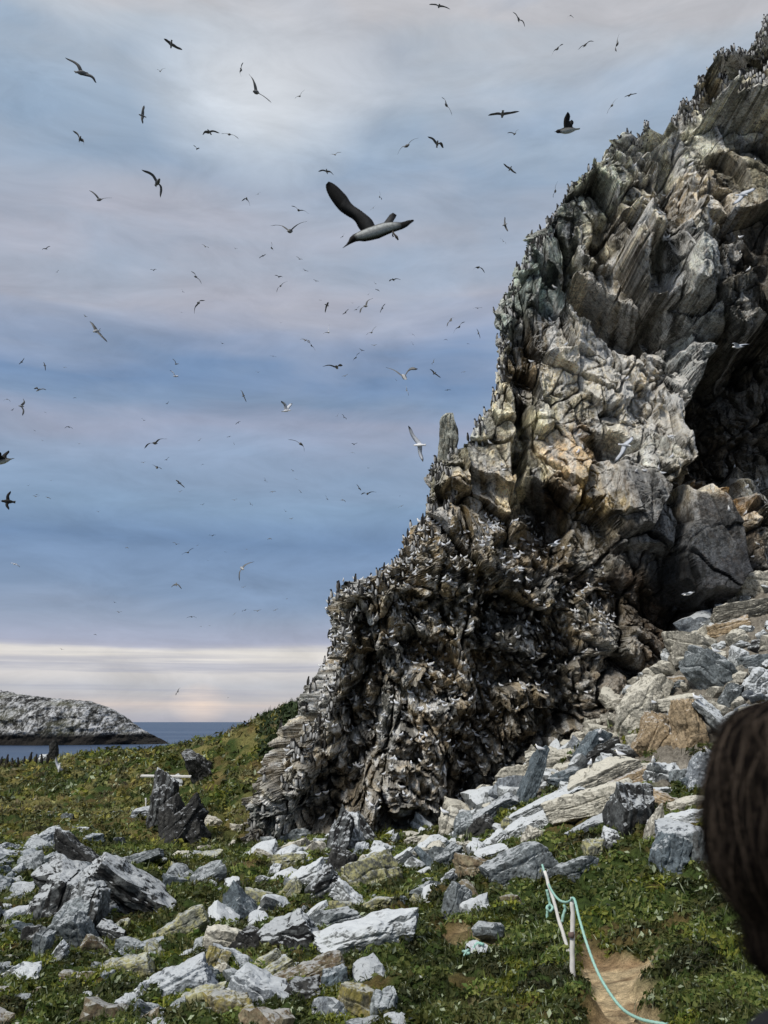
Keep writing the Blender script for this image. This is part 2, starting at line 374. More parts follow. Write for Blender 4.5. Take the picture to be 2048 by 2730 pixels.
# pale island across the sound
isl = [(-1500, 1830), (-900, 1838), (-400, 1835), (-150, 1836), (0, 1840), (60, 1849), (130, 1858), (230, 1868), (290, 1888), (330, 1912), (370, 1942), (410, 1964), (440, 1978), (452, 1989)]
ix_ = []; iz_ = []
for px, py in isl:
    q = P(px, py, 525); ix_.append(q[0]); iz_.append(max(q[2], 0.5))
ix_ = np.array(ix_); iz_ = np.array(iz_)
nx, ny = 900, 170
gx = np.r_[np.linspace(ix_[0], -330, 150), np.linspace(-329, ix_[-1] + 3, nx - 150)]; gy = np.linspace(-1, 1, ny)
GX, GY = np.meshgrid(gx, gy)
hprof = np.interp(GX, ix_, iz_, right=-1.0)
shore = 40 * np.clip((ix_[-1] + 3 - GX) / 60, 0.02, 1) ** 0.6
Yc = 528 + GY * shore * (1 + 0.2 * (fbm(GX * 0.06, GY * 0 + 3, 71, 3) - 0.5))
cross = np.clip(1 - np.abs(GY) ** 2.6, 0, 1) ** 0.62
hz = hprof * cross
fr = fbm(GX * 0.10 + GY * 2.0, GY * 5 + GX * 0.05, 72, 5); fr2 = fbm(GX * 0.5 + hz * 0.3, hz * 0.35 + GY * 12, 73, 4)
edge = np.clip(hz / 4, 0, 1)
hz = hz + (fr - 0.5) * 4.0 * edge * np.clip(1.15 - cross, 0.35, 1) + (fr2 - 0.5) * 2.2 * edge
hz = np.where(cross <= 0.001, -2, hz - 0.8)
Yc = Yc + (fbm(GX * 0.12, hz * 0.3, 75, 4) - 0.5) * 8
im, t, b = new_mat('island_rock', 0.95, 0.1)
v = t.add('ShaderNodeTexCoord').outputs['Object']; z = t.add('ShaderNodeSeparateXYZ', {0: v}).outputs[2]
n1 = t.noise(t.scale(v, (0.30, 0.05, 0.22), (0, 0.5, 0)), 1.0, 7, 0.72, 0.4); n3 = t.noise(t.scale(v, (1.1, 0.2, 0.8)), 1.0, 5, 0.7)
mm = t.math('ADD', t.math('MULTIPLY', n1, 0.65), t.math('MULTIPLY', n3, 0.35))
c = t.ramp(mm, [(0.42, (0.025, 0.025, 0.024)), (0.485, (0.12, 0.12, 0.115)), (0.52, (0.36, 0.365, 0.365)), (0.58, (0.62, 0.63, 0.64))])
gb = t.math('MULTIPLY', t.math('SUBTRACT', t.noise(t.scale(v, (0.05, 0.05, 0.1)), 1.0, 3, 0.5), 0.5, clamp=True), 2.5, clamp=True)
c = t.mix(gb, c, (0.11, 0.11, 0.06))
wet = t.math('SUBTRACT', 1.0, t.math('DIVIDE', t.math('SUBTRACT', z, t.math('MULTIPLY', n1, 9.0)), 2.0), clamp=True)
c = t.mix(wet, c, (0.028, 0.026, 0.024))
t.l.new(c, b.inputs['Base Color'])
bp = t.add('ShaderNodeBump', {'Strength': 1.0, 'Distance': 2.5, 'Height': mm}); t.l.new(bp.outputs[0], b.inputs['Normal'])
tag(mesh_np('rocky_island', np.c_[GX.ravel(), Yc.ravel(), hz.ravel()], grid_faces(ny, nx), im, smooth=False), 'low pale rocky island with a dark waterline across the sound', 'island')
# ------------------------------------------------------------------ the bird cliff
def Yb(Z): return 34.0 + 0.13 * (Z - 8)
SILP = [(580, 2300), (612, 2262), (632, 2235), (680, 2160), (725, 2110), (765, 2040), (782, 1990), (812, 1945), (828, 1890), (850, 1835), (875, 1760), (892, 1690), (900, 1640), (910, 1600), (920, 1580), (930, 1562),
        (1040, 1548), (1052, 1516), (1092, 1470), (1106, 1440), (1108, 1400), (1118, 1350), (1112, 1300), (1108, 1260), (1130, 1236), (1185, 1215), (1215, 1180), (1232, 1145), (1262, 1090), (1280, 1050), (1276, 1000), (1292, 950), (1312, 910),
        (1318, 860), (1302, 835), (1296, 818), (1330, 790), (1372, 745), (1380, 700), (1395, 650), (1412, 610), (1440, 570), (1475, 530), (1520, 495), (1570, 450), (1620, 405), (1680, 355), (1735, 335), (1745, 300), (1790, 285), (1812, 240), (1820, 205), (1868, 188), (1912, 155),
        (1955, 122), (1972, 78), (2000, 52), (2020, 10), (2048, -40), (2100, -120), (2200, -260), (2330, -420)]
sx_, sz_ = [], []
for px, py in SILP:
    z = 8.0
    for _ in range(4):
        q = P(px, py, Yb(z) + 1.6); z = q[2]
    sx_.append(q[0]); sz_.append(z)
sx_ = np.array(sx_); sz_ = np.array(sz_); _o = np.argsort(sz_); sx_, sz_ = sx_[_o], sz_[_o]
Z0, Z1, NR = 5.0, 60.0, 1000
NB, NCn, NF = 70, 170, 800
zr = np.linspace(Z0, Z1, NR)
Xl = np.interp(zr, sz_, sx_)
Xl = np.convolve(np.pad(Xl, 12, mode='edge'), np.hanning(25) / np.hanning(25).sum(), 'valid') + (fbm(zr * 0.9, zr * 0, 301, 3) - 0.5) * 0.25
ca, cb, XR = 0.95, 2.8, 25.0
phi = np.linspace(0, math.pi / 2, NCn)
Xlp = np.convolve(np.pad(Xl, 60, mode='edge'), np.ones(121) / 121, 'valid')[:, None]
arc = np.r_[0, np.cumsum(np.hypot(np.diff(ca * (1 - np.cos(phi))), np.diff(cb * (1 - np.sin(phi)))))]; AL = arc[-1]
backd = np.geomspace(0.05, 26, NB)[::-1]
fr_ = np.linspace(0, 1, NF + 1)[1:]
Z = np.repeat(zr[:, None], NB + NCn + NF, 1)
X = np.empty_like(Z); Y = np.empty_like(Z); NX = np.empty_like(Z); NY = np.empty_like(Z); SX = np.empty_like(Z)
Ybz = Yb(zr)[:, None]; Xlz = Xl[:, None]
sl = slice(0, NB); X[:, sl] = Xlz + backd * 0.62; Y[:, sl] = Ybz + cb + backd * 0.78; NX[:, sl] = -0.93; NY[:, sl] = -0.1; SX[:, sl] = Xlp + ca - AL - backd
sl = slice(NB, NB + NCn); X[:, sl] = Xlz + ca * (1 - np.cos(phi)); Y[:, sl] = Ybz + cb * (1 - np.sin(phi)); NX[:, sl] = -np.cos(phi); NY[:, sl] = -np.sin(phi) - 0.1 * np.cos(phi); SX[:, sl] = Xlp + ca - (AL - arc)
sl = slice(NB + NCn, None); X[:, sl] = Xlz + ca + (XR - Xlz - ca) * fr_; Y[:, sl] = Ybz; NX[:, sl] = 0; NY[:, sl] = -1; SX[:, sl] = X[:, sl] + (Xlp - Xlz) * np.clip(1 - (X[:, sl] - Xlz - ca) / 4, 0, 1)
SX = X - 0.8 * (Y - Ybz)
PX, PY = project(X, Ybz + 0 * X, Z)       # where a point of the undisturbed face lies: used to lay out the face's own features
PXs = PX.copy(); PXs[:, :NB + NCn] -= 0
wx = (fbm(SX * 0.7, Z * 0.7, 41, 2) - 0.5); wy = (fbm(SX * 0.7 + 30, Z * 0.7, 42, 2) - 0.5)
QX = PX + wx * 60; QY = PY + wy * 60
# depth of the face: positive is out of the rock
D = np.zeros_like(X)
def feat(poly, d, w=7, warp=1.0, grad=None):
    """a recess (d < 0) or block (d > 0) of the face, outlined on it; grad tilts its floor"""
    global D
    qx, qy = PX + wx * 60 * warp, PY + wy * 60 * warp
    xs = [p[0] for p in poly]; ys = [p[1] for p in poly]
    m = (qx > min(xs) - 60) & (qx < max(xs) + 60) & (qy > min(ys) - 60) & (qy < max(ys) + 60)
    dd = poly_dist(qx[m], qy[m], poly); w = w * (2.4 if d < 0 else 1.5); k = sstep(-w * 0.4, w, dd); val = k * d
    if grad: val = val * np.clip(1 + grad[0] * (qx[m] - np.mean(xs)) / 100 + grad[1] * (qy[m] - np.mean(ys)) / 100, 0.1, 3)
    D[m] += val
    return m, dd
# broad swells
D += (fbm(SX * 0.13, Z * 0.11, 51, 3) - 0.5) * 3.2
D -= 1.8 * sstep(1500, 800, PY) * sstep(1700, 1300, PX) * 0
FE = [
 ([(0, 0), (1, 0), (0, 1)], 0, 5, 1, None),
 ([(1812, 330), (1900, 300), (1960, 262), (2048, 212), (2300, 110), (2300, -300), (2030, -300), (1880, 60), (1780, 180), (1735, 300), (1760, 330)], -2.6, 6, .4, None),
 ([(1560, 425), (1740, 318), (1800, 338), (1700, 395), (1600, 440)], -1.3, 6, .4, None),
 ([(1700, 250), (1900, 130), (1950, 60), (1990, 60), (1960, 160), (1860, 240)], 1.0, 10, 1, None),
 ([(1850, 1030), (1900, 960), (1960, 900), (2048, 850), (2350, 820), (2350, 1500), (2040, 1320), (1990, 1300), (1930, 1300), (1880, 1270), (1830, 1190), (1822, 1100)], -3.6, 9, 1, (0, -.08)),
 ([(1520, 700), (1545, 690), (1640, 745), (1750, 800), (1850, 870), (1960, 935), (1900, 960), (1850, 930), (1760, 905), (1690, 925), (1640, 900), (1560, 840), (1510, 800)], -2.3, 6, .6, (0, -.4)),
 ([(1425, 650), (1450, 640), (1500, 690), (1510, 800), (1500, 850), (1440, 830), (1420, 740)], -1.7, 6, 1, None),
 ([(1525, 620), (1560, 610), (1570, 690), (1540, 700)], -1.5, 5, 1, None),
 ([(1760, 330), (1790, 330), (1830, 420), (1850, 490), (1790, 500), (1765, 430)], -1.4, 6, 1, None),
 ([(1770, 500), (1800, 500), (1815, 640), (1780, 690), (1750, 620)], -1.3, 6, 1, None),
 ([(1590, 540), (1630, 530), (1650, 660), (1610, 680)], -1.0, 6, 1, None),
 ([(1700, 700), (1750, 690), (1790, 800), (1740, 790)], -1.5, 6, 1, None),
 ([(1640, 560), (1760, 560), (1740, 760), (1660, 700)], 0.9, 9, 1, None),
 ([(1770, 680), (1890, 690), (1880, 850), (1800, 830)], 1.1, 9, .7, None),
 ([(1890, 700), (2010, 660), (2060, 900), (1960, 920), (1890, 860)], 1.2, 9, .7, None),
 ([(1970, 740), (2010, 760), (2000, 840), (1960, 800)], -1.5, 6, 1, None),
 ([(1860, 880), (1935, 920), (1935, 985), (1870, 1030), (1840, 1000)], 1.5, 7, .7, None),
 ([(1560, 1170), (1590, 1150), (1650, 1165), (1700, 1200), (1640, 1245), (1600, 1220)], -1.5, 5, .5, None),
 ([(1810, 1215), (1860, 1180), (1900, 1280), (1850, 1330), (1790, 1290)], -1.3, 6, 1, None),
 ([(1380, 1010), (1412, 1040), (1425, 1150), (1410, 1300), (1375, 1350), (1370, 1200), (1365, 1080)], -1.5, 6, 1, None),
 ([(1412, 1290), (1500, 1320), (1530, 1400), (1490, 1500), (1430, 1460), (1400, 1400), (1360, 1400), (1370, 1330)], -1.7, 7, 1.3, None),
 ([(1230, 1215), (1262, 1110), (1330, 1090), (1398, 1150), (1380, 1330), (1350, 1310), (1240, 1250)], 0.9, 6, .25, (.1, .1)),
 ([(1408, 1050), (1490, 1090), (1488, 1130), (1450, 1145), (1410, 1110)], 0.9, 6, .3, None),
 ([(1405, 1260), (1440, 1238), (1460, 1260), (1455, 1320), (1425, 1300)], 0.8, 5, .3, None),
 ([(1640, 1250), (1660, 1230), (1740, 1270), (1790, 1400), (1775, 1490), (1700, 1470), (1640, 1455), (1610, 1400)], 1.0, 9, .3, (0, .1)),
 ([(1795, 1310), (1830, 1285), (1880, 1285), (1930, 1340), (1965, 1420), (1975, 1540), (1930, 1600), (1850, 1600), (1790, 1560), (1775, 1480), (1800, 1400)], 1.5, 9, .3, (0, .05)),
 ([(1480, 1470), (1560, 1500), (1700, 1560), (1800, 1600), (1900, 1660), (1840, 1720), (1700, 1700), (1600, 1640), (1500, 1560)], -1.4, 8, 1.2, None),
 ([(1935, 1230), (1990, 1230), (2000, 1420), (1975, 1560), (1945, 1400)], -1.4, 8, 1, None),
 ([(2010, 1230), (2100, 1200), (2100, 1420), (2000, 1350)], 1.0, 8, 1, None),
 ([(1280, 1560), (1370, 1545), (1420, 1600), (1390, 1680), (1300, 1690), (1265, 1620)], -2.2, 7, 1.2, None),
 ([(1060, 1700), (1120, 1670), (1200, 1700), (1230, 1790), (1130, 1800), (1060, 1790)], -1.8, 7, 1.3, None),
 ([(1040, 1820), (1090, 1800), (1090, 1870), (1050, 1880)], -1.4, 7, 1.3, None),
 ([(1250, 1700), (1350, 1740), (1480, 1760), (1640, 1740), (1660, 1800), (1640, 1940), (1500, 2010), (1400, 2060), (1340, 2130), (1240, 2200), (1190, 2140), (1230, 2020), (1180, 1940), (1240, 1850)], -3.0, 12, 1.5, None),
 ([(1330, 1860), (1470, 1830), (1520, 1900), (1450, 1980), (1350, 1960)], 1.6, 20, 1.5, None),
 ([(910, 1900), (960, 1740), (1040, 1760), (1020, 1900), (990, 2040), (930, 2190), (860, 2230), (790, 2190), (810, 2100), (870, 2020)], -2.8, 10, 1.3, None),
 ([(1000, 1990), (1080, 1920), (1180, 1950), (1200, 2060), (1170, 2180), (1100, 2230), (980, 2230), (970, 2100)], 1.6, 20, 1, None),
 ([(1020, 2140), (1200, 2130), (1200, 2240), (1030, 2240)], -1.6, 9, 1, None),
 ([(1100, 1850), (1260, 1860), (1260, 1960), (1120, 1960)], 1.0, 14, 1.5, None),
 ([(1080, 1380), (1330, 1390), (1330, 1530), (1150, 1600), (1040, 1560)], 1.0, 30, 1.5, (0, .3)),
 ([(1130, 1320), (1250, 1310), (1240, 1370), (1140, 1380)], -1.0, 8, 1.2, None),
 ([(1300, 1420), (1420, 1420), (1560, 1540), (1430, 1560), (1330, 1500)], -0.9, 8, 1.5, None),
 ([(1460, 1880), (1560, 1760), (1640, 1760), (1600, 1900)], 0.6, 12, 1.5, None),
 ([(1270, 840), (1330, 800), (1400, 800), (1420, 850), (1330, 860)], 0.5, 8, 1, None),
]
for f in FE: feat(f[0], f[1] * ((1.35 if np.mean([p[1] for p in f[0]]) < 1500 else 0.62) if f[1] < 0 else 1.1), *f[2:])
# smoothness: big slabs carry less broken relief
smooth = np.zeros_like(D)
for poly, k in (([(1230, 1215), (1262, 1110), (1330, 1090), (1398, 1150), (1380, 1330), (1350, 1310), (1240, 1250)], .75), ([(1630, 1250), (1660, 1230), (1740, 1270), (1790, 1400), (1775, 1490), (1700, 1470), (1640, 1455)], .7),
                ([(1795, 1310), (1830, 1285), (1880, 1285), (1930, 1340), (1965, 1420), (1975, 1540), (1930, 1600), (1850, 1600), (1790, 1560)], .9), ([(1640, 1130), (1850, 1100), (1820, 1280), (1760, 1250), (1650, 1190)], .6),
                ([(1930, 350), (2200, 250), (2200, 850), (2020, 800), (1960, 500)], .5), ([(1408, 1050), (1490, 1090), (1488, 1130), (1450, 1145), (1410, 1110)], .7)):
    smooth = np.maximum(smooth, k * sstep(-6, 10, poly_dist(PX, PY, poly)))
rough = 1 - smooth
low = sstep(1330, 1600, PY) * sstep(1750, 1500, PX)          # broken, nest-covered lower buttress
def blocks(x, y, cx, cy, rot, seed, tilt):
    c, s = math.cos(rot), math.sin(rot); u, v = (x * c + y * s) / cx, (-x * s + y * c) / cy
    ii, jj, ox, oy, e = cells(u, v, seed)
    r = hsh(ii, jj, seed + 11); tx = (hsh(ii, jj, seed + 12) - 0.5) * 2; ty = (hsh(ii, jj, seed + 13) - 0.5) * 2
    return (r - 0.5) + tilt * (tx * ox + ty * oy), e
B1, e1 = blocks(SX, Z, 4.0, 6.0, 0.5, 61, 1.0)
B2, e2 = blocks(SX + wx * 0.15, Z + wy * 0.15, 1.6, 2.6, 0.35, 62, 1.1)
M0 = D + 1.7 * B1 + 1.25 * B2 * (0.35 + 0.65 * rough); SX0, Z00 = SX, Z      # small relief and stains are laid out in space, so they run on over the sides of ledges
Q3 = np.stack([X + NX * M0, Y + NY * M0, Z], -1).reshape(-1, 3)
def blocks3(sc, rot, seed, tilt):
    R = np.array(Matrix.Rotation(rot, 3, 'Y') @ Matrix.Rotation(0.4, 3, 'X')); p = (Q3 @ R.T) / np.array(sc); k_, off, e = cells3(p, seed)
    t = np.stack([(k_ * 31.7) % 1.0, (k_ * 173.3) % 1.0, (k_ * 711.9) % 1.0], 1) * 2 - 1
    return ((k_ - 0.5) + tilt * (t * off).sum(1)).reshape(D.shape), e.reshape(D.shape)
B3, e3 = blocks3((0.85, 0.9, 1.2), 0.45, 63, 0.9)
B4, e4 = blocks3((0.36, 0.36, 0.46), 0.3, 64, 0.9)
SX = SX + 0.15 * M0; Z = Z + 0.2 * M0
B5, e5 = blocks(SX, Z, 0.15, 0.22, 0.5, 65, 1.0)
part = sstep(0.46, 0.62, fbm(SX * 0.45 + 5, Z * 0.45, 88, 3)); part = np.maximum(part, low)      # some faces stay whole, others are shattered
D += 1.7 * B1 + 1.25 * B2 * (0.35 + 0.65 * rough) + (0.16 + 0.42 * part + 0.12 * low) * B3 * rough + (0.05 + 0.20 * part + 0.14 * low) * B4 * rough + (0.03 + 0.06 * part + 0.10 * low) * B5 * (0.3 + 0.7 * rough)
D -= 0.50 * sstep(0.07, 0.0, e2) * rough + 0.25 * sstep(0.09, 0, e3) * rough * (0.4 + 0.6 * part) + 0.6 * sstep(0.03, 0, e1)
D += (fbm(SX * 1.2, Z * 1.2, 66, 5) - 0.5) * 0.32 * rough + (fbm(SX * 7, Z * 7, 67, 3) - 0.5) * (0.07 + 0.16 * low)
# vertical flutes with pale runs between them
fl = fbm(SX * 2.4 + Z * 0.25, Z * 0.22, 68, 3); D += (fl - 0.5) * 0.45 * (1 - low) * rough
# lumpy nests and guano cones on the lower buttress
Bn, en = blocks(SX, Z, 0.55, 0.42, 0.0, 69, 0.0)
D += low * 0.34 * np.sqrt(np.clip(en * 1.4, 0, 1)) * (hsh(np.floor(SX * 0.7), np.floor(Z * 0.7), 5) > 0.15)
kc = np.ones(D.shape[1]); kc[:NB] = 0.5; kc[NB:NB + NCn] = 0.5 + 0.5 * np.linspace(0, 1, NCn) ** 1.5
D = np.clip(D, -9, 0.9 + 9 * np.clip((kc - 0.5) * 2, 0, 1)[None, :]) * kc[None, :] - (1 - kc[None, :]) * 0.5
Z_ = Z; Z = Z00; SXd = SX; CX = X + NX * D; CY = Y + NY * D
p3 = np.stack([CX, CY, Z], -1).reshape(-1, 3)
j1 = (vnoise3(p3 * 0.9, 811) - 0.5).reshape(D.shape); j2 = (vnoise3(p3 * 0.9 + 50, 812) - 0.5).reshape(D.shape); j3 = (vnoise3(p3 * 2.6, 813) - 0.5).reshape(D.shape); j4 = (vnoise3(p3 * 2.6 + 30, 814) - 0.5).reshape(D.shape)
del p3; Z = Z_
CX = CX + (0.22 * j1 + 0.12 * j3) * rough; CZm = Z00 + (0.25 * j2 + 0.14 * j4) * rough + (fbm(SX * 1.5, Z * 1.5, 81, 3) - 0.5) * 0.5 - 0.10 * D * (low * 0.5)
# normals of the finished face
V3 = np.stack([CX, CY, CZm], -1)
du = np.gradient(V3, axis=1); dv = np.gradient(V3, axis=0); NN = np.cross(du, dv); NN /= np.linalg.norm(NN, axis=-1)[..., None] + 1e-9
# anchors of rock colour, darkest in the recesses and on the grey slab
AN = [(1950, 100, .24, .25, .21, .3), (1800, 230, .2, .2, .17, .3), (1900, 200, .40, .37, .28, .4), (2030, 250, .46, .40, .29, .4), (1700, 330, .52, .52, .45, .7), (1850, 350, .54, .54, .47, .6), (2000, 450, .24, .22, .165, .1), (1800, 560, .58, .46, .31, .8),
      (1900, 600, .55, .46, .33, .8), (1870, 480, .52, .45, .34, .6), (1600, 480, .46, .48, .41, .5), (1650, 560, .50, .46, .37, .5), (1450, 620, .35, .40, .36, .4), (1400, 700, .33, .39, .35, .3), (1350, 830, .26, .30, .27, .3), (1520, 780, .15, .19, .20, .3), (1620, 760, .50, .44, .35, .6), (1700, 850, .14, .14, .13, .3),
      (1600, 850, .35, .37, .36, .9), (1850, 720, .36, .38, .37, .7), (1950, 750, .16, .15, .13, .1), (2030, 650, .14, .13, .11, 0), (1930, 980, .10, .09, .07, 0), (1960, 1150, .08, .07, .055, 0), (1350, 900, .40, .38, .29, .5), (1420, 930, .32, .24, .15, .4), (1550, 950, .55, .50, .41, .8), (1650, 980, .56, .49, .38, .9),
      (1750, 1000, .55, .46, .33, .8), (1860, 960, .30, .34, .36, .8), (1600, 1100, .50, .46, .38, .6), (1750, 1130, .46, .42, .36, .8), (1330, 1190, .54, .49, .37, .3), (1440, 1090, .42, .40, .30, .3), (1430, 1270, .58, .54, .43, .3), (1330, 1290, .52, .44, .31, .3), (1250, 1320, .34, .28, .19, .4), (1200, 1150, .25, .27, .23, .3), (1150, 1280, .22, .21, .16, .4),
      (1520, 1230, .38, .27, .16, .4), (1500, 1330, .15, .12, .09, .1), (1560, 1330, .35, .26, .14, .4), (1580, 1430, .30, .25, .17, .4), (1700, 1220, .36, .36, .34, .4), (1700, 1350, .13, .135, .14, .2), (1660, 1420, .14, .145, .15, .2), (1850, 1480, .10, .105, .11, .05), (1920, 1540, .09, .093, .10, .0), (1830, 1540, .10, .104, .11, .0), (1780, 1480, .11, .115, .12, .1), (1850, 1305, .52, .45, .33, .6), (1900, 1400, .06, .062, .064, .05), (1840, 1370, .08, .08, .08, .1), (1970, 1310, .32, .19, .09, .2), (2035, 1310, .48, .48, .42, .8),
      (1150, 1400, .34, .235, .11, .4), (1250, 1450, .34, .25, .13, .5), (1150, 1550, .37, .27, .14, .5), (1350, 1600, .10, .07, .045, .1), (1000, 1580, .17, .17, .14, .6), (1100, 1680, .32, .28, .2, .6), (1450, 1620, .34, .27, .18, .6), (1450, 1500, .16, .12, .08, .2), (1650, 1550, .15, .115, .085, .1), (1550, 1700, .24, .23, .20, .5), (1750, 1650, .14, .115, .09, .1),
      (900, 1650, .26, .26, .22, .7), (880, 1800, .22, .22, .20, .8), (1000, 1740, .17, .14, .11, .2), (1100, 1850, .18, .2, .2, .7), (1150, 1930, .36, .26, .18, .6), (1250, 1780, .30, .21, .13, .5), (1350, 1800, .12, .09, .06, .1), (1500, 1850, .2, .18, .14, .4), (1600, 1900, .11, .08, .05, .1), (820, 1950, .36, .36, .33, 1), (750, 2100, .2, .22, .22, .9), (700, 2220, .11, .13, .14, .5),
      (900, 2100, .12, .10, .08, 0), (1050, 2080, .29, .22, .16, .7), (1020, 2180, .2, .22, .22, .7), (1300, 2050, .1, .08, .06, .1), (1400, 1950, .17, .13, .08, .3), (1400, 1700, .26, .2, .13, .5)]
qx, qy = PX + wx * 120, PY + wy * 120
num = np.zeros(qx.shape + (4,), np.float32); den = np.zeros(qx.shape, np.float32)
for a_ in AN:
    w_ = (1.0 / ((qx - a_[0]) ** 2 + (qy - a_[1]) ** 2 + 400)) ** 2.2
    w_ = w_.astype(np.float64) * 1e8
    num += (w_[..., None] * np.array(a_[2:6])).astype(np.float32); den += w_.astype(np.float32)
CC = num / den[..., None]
# blocks paler where they stand out, darker set back and along cracks
v2 = hsh(np.floor(B2 * 40), np.floor(B1 * 9), 3); v3 = np.clip(B3 + 0.5, 0, 1)
CC[..., :3] = np.where(CC[..., :3] > 0.2, CC[..., :3] * 1.22, CC[..., :3] * (0.75 + 0.47 * CC[..., :3] / 0.2))
CC[..., :3] *= (0.66 + 0.5 * np.clip(B2 * 0.8 + 0.5, 0, 1) + 0.34 * (v3 - 0.5))[..., None]
crk = np.maximum(sstep(0.07, 0.0, e2), np.maximum(0.7 * sstep(0.09, 0.0, e3), 0.5 * sstep(0.10, 0.0, e4)))[..., None] * rough[..., None]
CC[..., :3] = CC[..., :3] * (1 - 0.6 * crk) + np.array([0.035, 0.03, 0.022]) * 0.6 * crk
# weathering in patches of its own: guano drips and spots, wet black rock, ochre nests
hi_f = fbm(SX * 4.5, Z * 4.5, 401, 4); md_f = fbm(SX * 1.1, Z * 0.9, 402, 4); vs_f = fbm(SX * 3.2 + Z * 0.5, Z * 0.35, 403, 4); ds_f = fbm(SX * 0.9 + Z * 0.75, Z * 3.0 - SX * 2.2, 404, 3)
ci_, cj_, ox_, oy_, ee_ = cells(SX / 0.27, Z / 0.27, 405); cr_ = hsh(ci_, cj_, 9); rr2 = np.sqrt(ox_ ** 2 + oy_ ** 2)
blk = np.clip(sstep(0.54, 0.61, md_f) * 0.5 + sstep(0.55, 0.66, vs_f) * 0.8, 0, 1) * (1 - smooth * .5)
blk = np.maximum(blk, low * sstep(0.40, 0.30, hi_f + 0.10 * (cr_ - 0.5)) * 0.0 + low * (cr_ < 0.36) * 0.88 * sstep(.62, .40, rr2))
blk = np.maximum(blk, 0.75 * sstep(0.56, 0.62, hi_f) * (0.3 + 0.7 * part))
blk = np.maximum(blk, 0.15 * low)
nest = sstep(0.47, 0.56, fbm(SX * 0.8, Z * 1.0, 415, 4) + 0.10 * (hi_f - .5))
lowc = np.array([0.46, 0.40, 0.30])[None, None] * nest[..., None] + np.array([0.31, 0.325, 0.30])[None, None] * (1 - nest[..., None])
lk = (0.65 * low)[..., None]; CC[..., :3] = CC[..., :3] * (1 - lk) + lowc * (0.6 + 0.8 * hi_f[..., None]) * lk
CC[..., 3] *= 1 - 0.55 * low
warm = sstep(0.30, 0.50, CC[..., 0])[..., None]; CC[..., :3] *= 1 - warm + warm * np.array([1.74, 1.74, 1.62])
CC[..., :3] = CC[..., :3] * (1 - blk[..., None] * 0.88) + np.array([0.012, 0.013, 0.012]) * blk[..., None] * 0.88
och = (low * sstep(0.50, 0.60, fbm(SX * 0.7, Z * 1.1, 410, 4)) * sstep(1380, 1440, PY) * (1 - 0.6 * sstep(1750, 1950, PY)))[..., None] * (0.5 + 0.5 * sstep(.45, .55, hi_f))[..., None]
CC[..., :3] = CC[..., :3] * (1 - 0.85 * och) + np.array([0.42, 0.34, 0.215]) * 0.85 * och
wht_ = np.maximum(low * (cr_ > 0.54) * sstep(.50, .28, rr2), sstep(0.565, 0.63, fbm(SXd * 3.4, Z00 * 0.75, 411, 4)) * (1 - low)) * np.clip(CC[..., 3] * 1.3 + 0.5 * low, 0, 1)
wht_ = np.maximum(wht_, 0.85 * sstep(0.52, 0.60, ds_f) * sstep(0.5, 0.9, CC[..., 3]) * sstep(.45, .6, hi_f))
CC[..., :3] = CC[..., :3] * (1 - wht_[..., None]) + np.array([0.72, 0.73, 0.72]) * wht_[..., None]
cm, t, b = new_mat('cliff_rock', 0.93, 0.15)
at = t.add('ShaderNodeAttribute', attribute_name='Col'); a = at.outputs[0]; gu = at.outputs['Alpha']
v = t.add('ShaderNodeTexCoord').outputs['Object']; nz = t.add('ShaderNodeSeparateXYZ', {0: t.add('ShaderNodeNewGeometry').outputs['Normal']}).outputs[2]
n1 = t.noise(v, 2.2, 8, 0.72, 0.3); n2 = t.noise(v, 11, 6, 0.75); n3 = t.noise(t.scale(v, (3.0, 3.0, 0.55), (0, 0.22, 0)), 1.6, 6, 0.7, 0.6); n4 = t.noise(v, 5.0, 6, 0.7)
c = t.mix(1.0, a, t.ramp(n1, [(0.30, 0.30), (0.44, 0.92), (0.70, 1.60)]), 'MULTIPLY')
c = t.mix(1.0, c, t.ramp(n2, [(0.34, 0.25), (0.46, 0.95), (0.66, 1.6)]), 'MULTIPLY')
c = t.mix(t.ramp(n4, [(0.50, 0.0), (0.60, 0.32)]), c, t.mix(1.0, a, (0.95, 0.66, 0.40), 'MULTIPLY'))       # ochre stain
dk = t.ramp(n3, [(0.36, 1.0), (0.46, 0.0)])
c = t.mix(t.math('MULTIPLY', dk, 0.75), c, (0.030, 0.030, 0.028))                                             # black seepage runs
up = t.math('MULTIPLY', t.math('ADD', nz, 0.15, clamp=True), 0.55)
g1 = t.math('ADD', t.math('MULTIPLY', n3, 0.6), t.math('MULTIPLY', n2, 0.5))
gg = t.math('ADD', t.math('ADD', g1, up), t.math('MULTIPLY', gu, 0.42))
gmask = t.ramp(gg, [(0.86, 0.0), (0.98, 0.9)])
c = t.mix(t.math('MULTIPLY', gmask, t.math('MINIMUM', gu, 0.9)), c, (0.74, 0.73, 0.69))                       # guano
sp = t.add('ShaderNodeTexVoronoi', {'Vector': v, 'Scale': 5.5}, feature='F1').outputs['Distance']
spm = t.math('MULTIPLY', t.math('LESS_THAN', sp, 0.17), t.math('GREATER_THAN', t.math('ADD', gu, t.math('MULTIPLY', n1, 0.8)), 0.92))
c = t.mix(t.math('MULTIPLY', spm, 0.8), c, (0.70, 0.70, 0.68))
t.l.new(c, b.inputs['Base Color'])
bp = t.add('ShaderNodeBump', {'Strength': 0.9, 'Distance': 0.25, 'Height': n1}); bp2 = t.add('ShaderNodeBump', {'Strength': 0.9, 'Distance': 0.06, 'Height': n2, 'Normal': bp.outputs[0]})
t.l.new(bp2.outputs[0], b.inputs['Normal'])
cliff = mesh_np('bird_cliff', V3.reshape(-1, 3), grid_faces(NR, NB + NCn + NF), cm, smooth=False, colors=CC.reshape(-1, 4))
